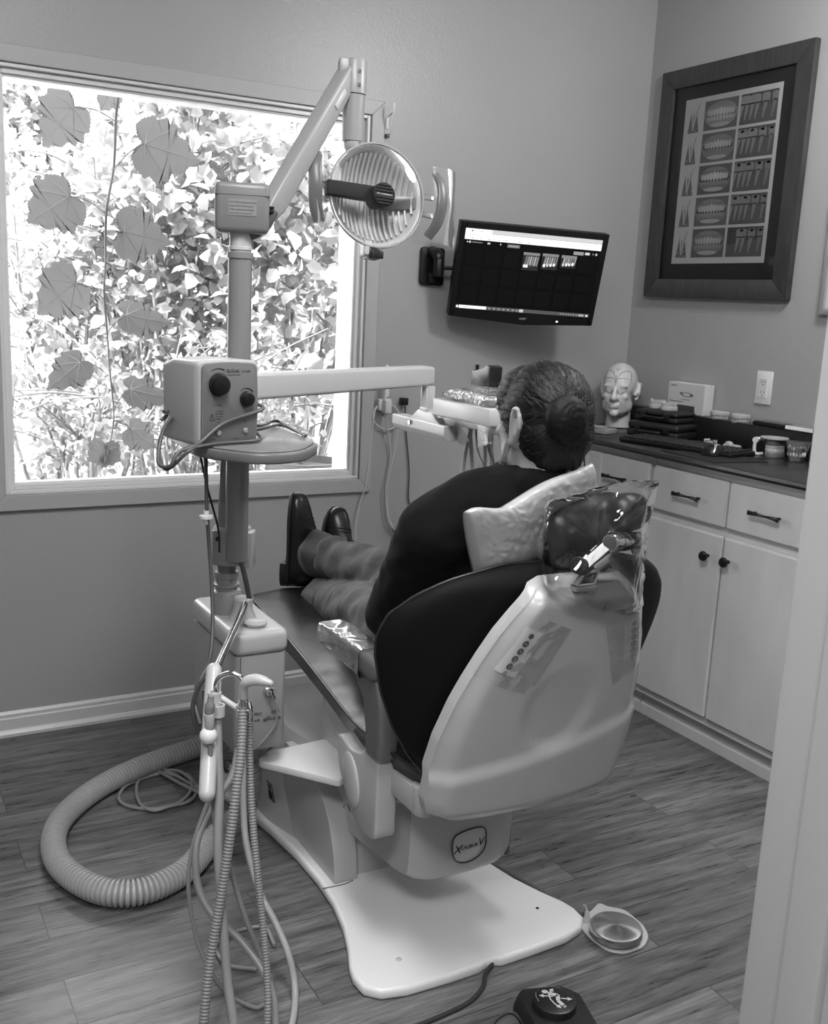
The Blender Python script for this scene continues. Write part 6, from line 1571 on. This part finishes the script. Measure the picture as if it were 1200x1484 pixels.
pr.line([(-.036, .018), (-.037, .006), (-.033, -.008)], .001, .3); pr.line([(-.015, .036), (.0, .0385), (.018, .034)], .001, .3)
pr.done('pictogram', PRINT, tp_)
b = B(); tube(b, [V((1.172, 1.607, .012)), W(703, 1412, Z=.010), W(700, 1430, Z=.006), W(680, 1452, Z=.005), W(640, 1472, Z=.005), W(590, 1492, Z=.005)], .0048, 9, 8); tag(ob('chair_cable', b, mat('chair_cable_dark', .035, .4), None, 60), 'dark cable coming out of the notch in the chair base plate', 'cable')
b = B(); tube(b, [KP(-.060, -.02, .012), W(745, 1468, Z=.006), W(725, 1472, Z=.005), W(708, 1492, Z=.005), W(700, 1510, Z=.005)], .003, 8, 8); tag(ob('foot_switch_cable', b, CABLE, None, 60), 'thin cable curving out of the black foot switch', 'cable')
# ------------------------------------------------------------------ patient
PE = thing('person', 'man with tied-back hair in a black sweater and grey trousers reclining in the dental chair', 'person', (CX, 1.75, .52))
SKIN = mat('skin', .36, .45, bump=(200, .06))
HC = W(785, 609, Y=1.56); HYAW = math.radians(2)
LSH, RSH = V((.985, 1.635, .985)), V((1.345, 1.635, .985))
LEL, REL = W(568, 893, Y=1.80), V((1.405, 1.80, .72))
LHA, RHA = V((1.10, 2.02, .735)), V((1.24, 2.03, .74))
LKN, LAN = W(545, 893, Y=2.16), W(476, 872, Y=2.56)
RKN, RAN = W(600, 846, Y=2.22), W(474, 806, Y=2.62)
b = B(); PP = head_shape(b, HC, .95, HYAW)
ear_shape(b, PP, -1, 1.02); ear_shape(b, PP, 1, 1.02)
nk = V((1.163, 1.585, 1.05))
limb(b, [PP(0, -.018, -.05), PP(0, -.022, -.10), nk], [.060, .057, .062], 24)
limb(b, [nk, V((1.165, 1.63, .96)), V((1.165, 1.66, .80)), V((1.165, 1.71, .64))], [.07, .13, .12, .12], 24)
for sh, el, ha, s in ((LSH, LEL, LHA, -1), (RSH, REL, RHA, 1)):
    limb(b, [nk, sh, el, el.lerp(ha, .5), ha], [.06, .052, .040, .036, .026], 18)
    # palm and five fingers curled over the lap
    fd = (ha-el).normalized(); sd_ = V((-s*fd.y, s*fd.x, 0)).normalized(); dn = V((0, 0, -1))
    ell(b, ha+fd*.045, (.040, .050, .014), basis(sd_, fd, V((0, 0, 1))), 16)
    for k, (L_, o_) in enumerate(((.074, .030), (.082, .010), (.077, -.010), (.060, -.029))):
        k0 = ha+fd*.082+sd_*o_*.8; limb(b, [k0-fd*.01, k0+fd*L_*.40+dn*.006, k0+fd*L_*.68+dn*.022, k0+fd*L_*.80+dn*.040], [.0095, .009, .008, .0068], 10)
    k0 = ha+fd*.03+sd_*.036; limb(b, [k0, k0+sd_*.022+fd*.022, k0+sd_*.026+fd*.050+dn*.008], [.0115, .0105, .0085], 10)
for kn, an, hx in ((LKN, LAN, -1), (RKN, RAN, 1)):
    hp_ = V((CX+hx*.095, 1.75, .60)); limb(b, [V((1.165, 1.72, .62)), hp_, hp_.lerp(kn, .5), kn, kn.lerp(an, .35), an, an+V((0, .05, 0))], [.10, .085, .068, .052, .048, .036, .034], 18)
b = organic(b, .0062, 3); ob('body', b, SKIN, PE, 180)
# hair
HD = W(822, 604, Y=1.452)      # the knot
b = B()
def EH(x, y, z, a, bb, h, tilt=0): ell(b, PP(x, y, z), (a, bb, h), rotz(HYAW) @ Matrix.Rotation(tilt, 3, 'X'), 28)
EH(0, -.014, .024, .0795, .101, .090); EH(0, .028, .044, .072, .075, .062); EH(0, -.046, -.018, .074, .066, .074); EH(0, -.052, -.058, .058, .046, .044)
b.normal_update()
ck = HD-PP(0, -.02, .01); ck.normalize()
hu, hv, _ = frame(ck)
def hair_d(p, n_):
    q = p-HD; a = math.atan2(q.dot(hv), q.dot(hu)); r_ = q.length
    g = noise.noise(V((math.cos(a)*9, math.sin(a)*9, r_*7)))+.7*noise.noise(V((math.cos(a)*24, math.sin(a)*24, r_*10+4)))
    g2 = noise.noise(V((math.cos(a)*46, math.sin(a)*46, r_*16+9)))
    return (.0018*g+.0016*g2)*min(1, r_/.04)+.0015*noise.noise(p*45)
b = organic(b, .0040, 5, hair_d); HAIR = mat('dark_hair', .005, .45, spec=.3, bump=(420, .35)); ho = ob('hair', b, HAIR, PE, 180)
b = B(); ell(b, HD+V((-.002, -.002, -.002)), (.043, .030, .042), None, 26); ell(b, HD+V((.012, .002, -.022)), (.034, .026, .034), None, 20)
def bun_d(p, n_):
    q = p-HD; a = math.atan2(q.z, q.x); r_ = math.hypot(q.x, q.z)
    return .0012*noise.noise(V((a*1.2, r_*190, 1)))+.0012*noise.noise(p*120)
b = organic(b, .003, 4, bun_d); ob('hair_knot', b, mat('hair_knot_dark', .005, .6, spec=.25, bump=(420, .3)), ho, 180)
rh = random.Random(21); b = B()
_tb = bmesh.new(); _tb.from_mesh(ho.data); bmesh.ops.translate(_tb, verts=_tb.verts, vec=wloc(ho)); HB = BVHTree.FromBMesh(_tb)
hcn = PP(0, -.016, .025)
for i in range(420):
    dv_ = V((rh.gauss(0, 1), rh.gauss(-.4, .8), rh.gauss(.25, .8))).normalized()
    r_ = HB.ray_cast(hcn+dv_*.4, -dv_)
    if r_[0] is None: continue
    p = r_[0]; cur = [p-dv_*.001]; L_ = rh.uniform(.02, .05); lift = rh.uniform(.0006, .0014) if i < 380 else rh.uniform(.003, .008)
    tgt = (HD-p); tgt -= dv_*tgt.dot(dv_)
    if tgt.length < .02: continue
    tgt.normalize(); sdv = dv_.cross(tgt); cv_ = rh.uniform(-.5, .5)
    for k in (1, 2, 3):
        q = p+(tgt*(1-.1*abs(cv_)*k)+sdv*cv_*k*.3)*(L_*k/3)
        r2 = HB.ray_cast(hcn+(q-hcn).normalized()*.4, -(q-hcn).normalized())
        cur.append((r2[0] if r2[0] is not None else q)+(q-hcn).normalized()*lift*(1 if k < 3 or i >= 340 else .2))
    tube(b, cur, .0007, 4, 3, [.0006, .0005, .0003])
o = ob('hair_strands', b, mat('hair_strand', .028, .35), ho, 180); o['kind'] = 'stuff'; _tb.free()
# beard along the jaw
b = B()
for s in (-1, 1):
    limb(b, [PP(s*.062, .020, -.045), PP(s*.054, .030, -.080), PP(s*.036, .060, -.100), PP(0, .088, -.108)], [.008, .014, .017, .017], 14)
b = organic(b, .004, 6, lambda p, n_: .0012*noise.noise(p*220)); ob('beard', b, mat('beard_stubble', .17, .7, bump=(600, .6)), PE, 180)
# sweater
SWT = mat('black_wool', .004, .85, spec=.15, sheen=.04, bump=(420, .25))
b = B()
limb(b, [V((1.165, 1.71, .60)), V((1.165, 1.665, .74)), V((1.165, 1.640, .88)), V((1.165, 1.625, .975))], [.165, .165, .165, .125], 26, .80, (0, 1, 0))
limb(b, [LSH+V((.02, 0, -.01)), V((1.165, 1.60, 1.015)), RSH+V((-.02, 0, -.01))], [.062, .068, .062], 20)
limb(b, [V((1.164, 1.60, 1.01)), V((1.163, 1.590, 1.055)), PP(0, -.020, -.128)], [.105, .086, .072], 24)
for sh in (LSH, RSH): limb(b, [nk+V((0, 0, -.004)), nk.lerp(sh, .5)+V((0, -.004, .012)), sh], [.072, .074, .070], 20)
for sh, el, ha in ((LSH, LEL, LHA), (RSH, REL, RHA)):
    limb(b, [sh+V((0, 0, -.004)), sh.lerp(el, .5)+V((0, -.010, .008)), el], [.074, .066, .058], 20); limb(b, [el, el.lerp(ha, .6), ha], [.056, .048, .040], 18)
def sw_d(p, n_):
    return .006*noise.noise(p*9)+.004*noise.noise(V((p.x*12, p.y*30, p.z*30)))
b = organic(b, .0085, 7, sw_d); ob('sweater', b, SWT, PE, 180)
b = B(); cl = [PP(.0, -.022, -.118)+V((math.sin(a)*.074, -math.cos(a)*.070, .006*math.cos(a))) for a in [2*PI*i/20 for i in range(20)]]
b.free()
# trousers
TR = mat('grey_wool_trousers', .055, .8, sheen=.04, bump=(260, .35, (1, 1, 1)), var=(60, .18))
b = B(); limb(b, [V((1.165, 1.68, .60)), V((1.165, 1.80, .60))], [.135, .125], 24)
def leg(hipx, kn, an, r):
    hp_ = V((CX+hipx*.09, 1.77, .605)); limb(b, [hp_, hp_.lerp(kn, .5)+V((0, 0, .006)), kn, kn.lerp(an, .3), kn.lerp(an, .7), an], r, 22)
leg(-1, LKN, LAN, [.108, .094, .079, .072, .062, .060]); leg(1, RKN, RAN, [.104, .088, .074, .066, .060, .060])
def tr_d(p, n_):
    y = p.y
    f = .013*noise.noise(V((p.x*9, y*13, p.z*16)))+.010*noise.noise(V((p.x*14+3, y*20, p.z*18)))
    f += .0025*math.sin(y*70+p.x*40+6*noise.noise(p*8))*max(0, min(1, (y-1.95)/.2))
    return f*(.5+.5*min(1, max(0, (y-1.85)/.25)))
b = organic(b, .0075, 4, tr_d); ob('trousers', b, TR, PE, 180)
# cuffs
for an, kn in ((RAN, RKN), (LAN, LKN)):
    d = (an-kn).normalized(); u1, v1, _ = frame(d); b = B(); prev = None
    for k, (h, r_) in enumerate(((-.05, .058), (-.01, .062), (.028, .066), (.050, .069), (.048, .062), (.0, .052))):
        cur = [b.verts.new(an+d*(h+.006*math.sin(3*a+k))+u1*math.cos(a)*(r_+.004*math.sin(4*a))+v1*math.sin(a)*(r_+.004*math.sin(5*a+1))) for a in [2*PI*i/28 for i in range(28)]]
        if prev: bridge(b, prev, cur)
        prev = cur
    ob('trouser_hem', b, TR, PE, 180)
# shoes
LEATHER = mat('black_leather', .010, .28, bump=(120, .08)); SOLE = mat('shoe_sole', .022, .5)
def shoe(heel, toe, ns, nm):
    """heel and toe: ends of the sole; ns: the way the sole faces"""
    L_ = (toe-heel).length; d = (toe-heel).normalized(); ns = (ns-d*ns.dot(d)).normalized(); w_ = d.cross(ns)
    T_ = [0, .05, .14, .25, .36, .48, .60, .72, .84, .93, .98, 1.0]
    WD = [.016, .028, .034, .033, .032, .035, .041, .045, .042, .032, .020, .008]
    HT = [.050, .078, .100, .108, .106, .092, .073, .060, .050, .040, .030, .014]
    b = B(); secs = []
    for t_, w, h in zip(T_, WD, HT):
        c = heel+d*(t_*L_); row = []
        tp = .62 if t_ < .4 else .5
        for k in range(18):
            a = 2*PI*k/18; x = math.cos(a); y = math.sin(a)
            if y >= 0: row.append(c+w_*w*x*(1-(1-tp)*y*y)-ns*(h*(y**.8)))
            else: row.append(c+w_*w*x*1.02-ns*(.004*(y)))
        secs.append(row)
    loft(b, secs); s_ = ob('shoe', b, LEATHER, PE, 70)
    out = [heel+d*(t_*L_)+w_*(w+.005)*s for s in (1,) for t_, w in zip(T_, WD)]+[heel+d*(t_*L_)-w_*(w+.005) for t_, w in zip(T_[::-1], WD[::-1])]
    b = B(); prism_rim(b, [p+ns*.001 for p in out], ns*.009, .002, 1); ob('sole', b, SOLE, s_, 50)
    b = B(); k = 4; out = [heel+d*(t_*L_)+w_*(w+.003) for t_, w in zip(T_[:k], WD[:k])]+[heel+d*(t_*L_)-w_*(w+.003) for t_, w in zip(T_[:k][::-1], WD[:k][::-1])]
    prism_rim(b, [p+ns*.010 for p in out], ns*.018, .002, 1); ob('heel', b, SOLE, s_, 50)
    b = B()
    for t_, h, w in ((.74, .060, .043), (.70, .064, .042)):
        pts = [heel+d*(t_*L_)+w_*w*math.cos(a)*(1-.5*math.sin(a)**2)-ns*(h*(max(0, math.sin(a))**.8)+.0012) for a in [PI*i/12 for i in range(13)]]; tube(b, pts, .0011, 5, 2)
    ob('toe_cap_seam', b, LEATHER, s_, 60)
    b = B()
    for k in range(4):
        t_ = .44+.055*k; h = .098-.030*(k/3)*.9; c = heel+d*(t_*L_)-ns*(h+.004)
        tube(b, [c+w_*.016+ns*.008, c, c-w_*.016+ns*.008], .0020, 6, 3)
    c = heel+d*(.46*L_)-ns*.104; tube(b, [c, c+w_*.02-ns*.012+d*.01, c+w_*.03-ns*.002], .0018, 6, 4); tube(b, [c, c-w_*.02-ns*.010+d*.012, c-w_*.03-ns*.0], .0018, 6, 4)
    ob('laces', b, mat('laces_black', .012, .6), s_, 60)
shoe(W(421, 848, Y=2.735), W(428, 713, Y=2.745), V((-.86, .62, .05)), 'right')
shoe(W(474, 850, Y=2.70), W(489, 734, Y=2.735), V((-.42, .92, -.05)), 'left')
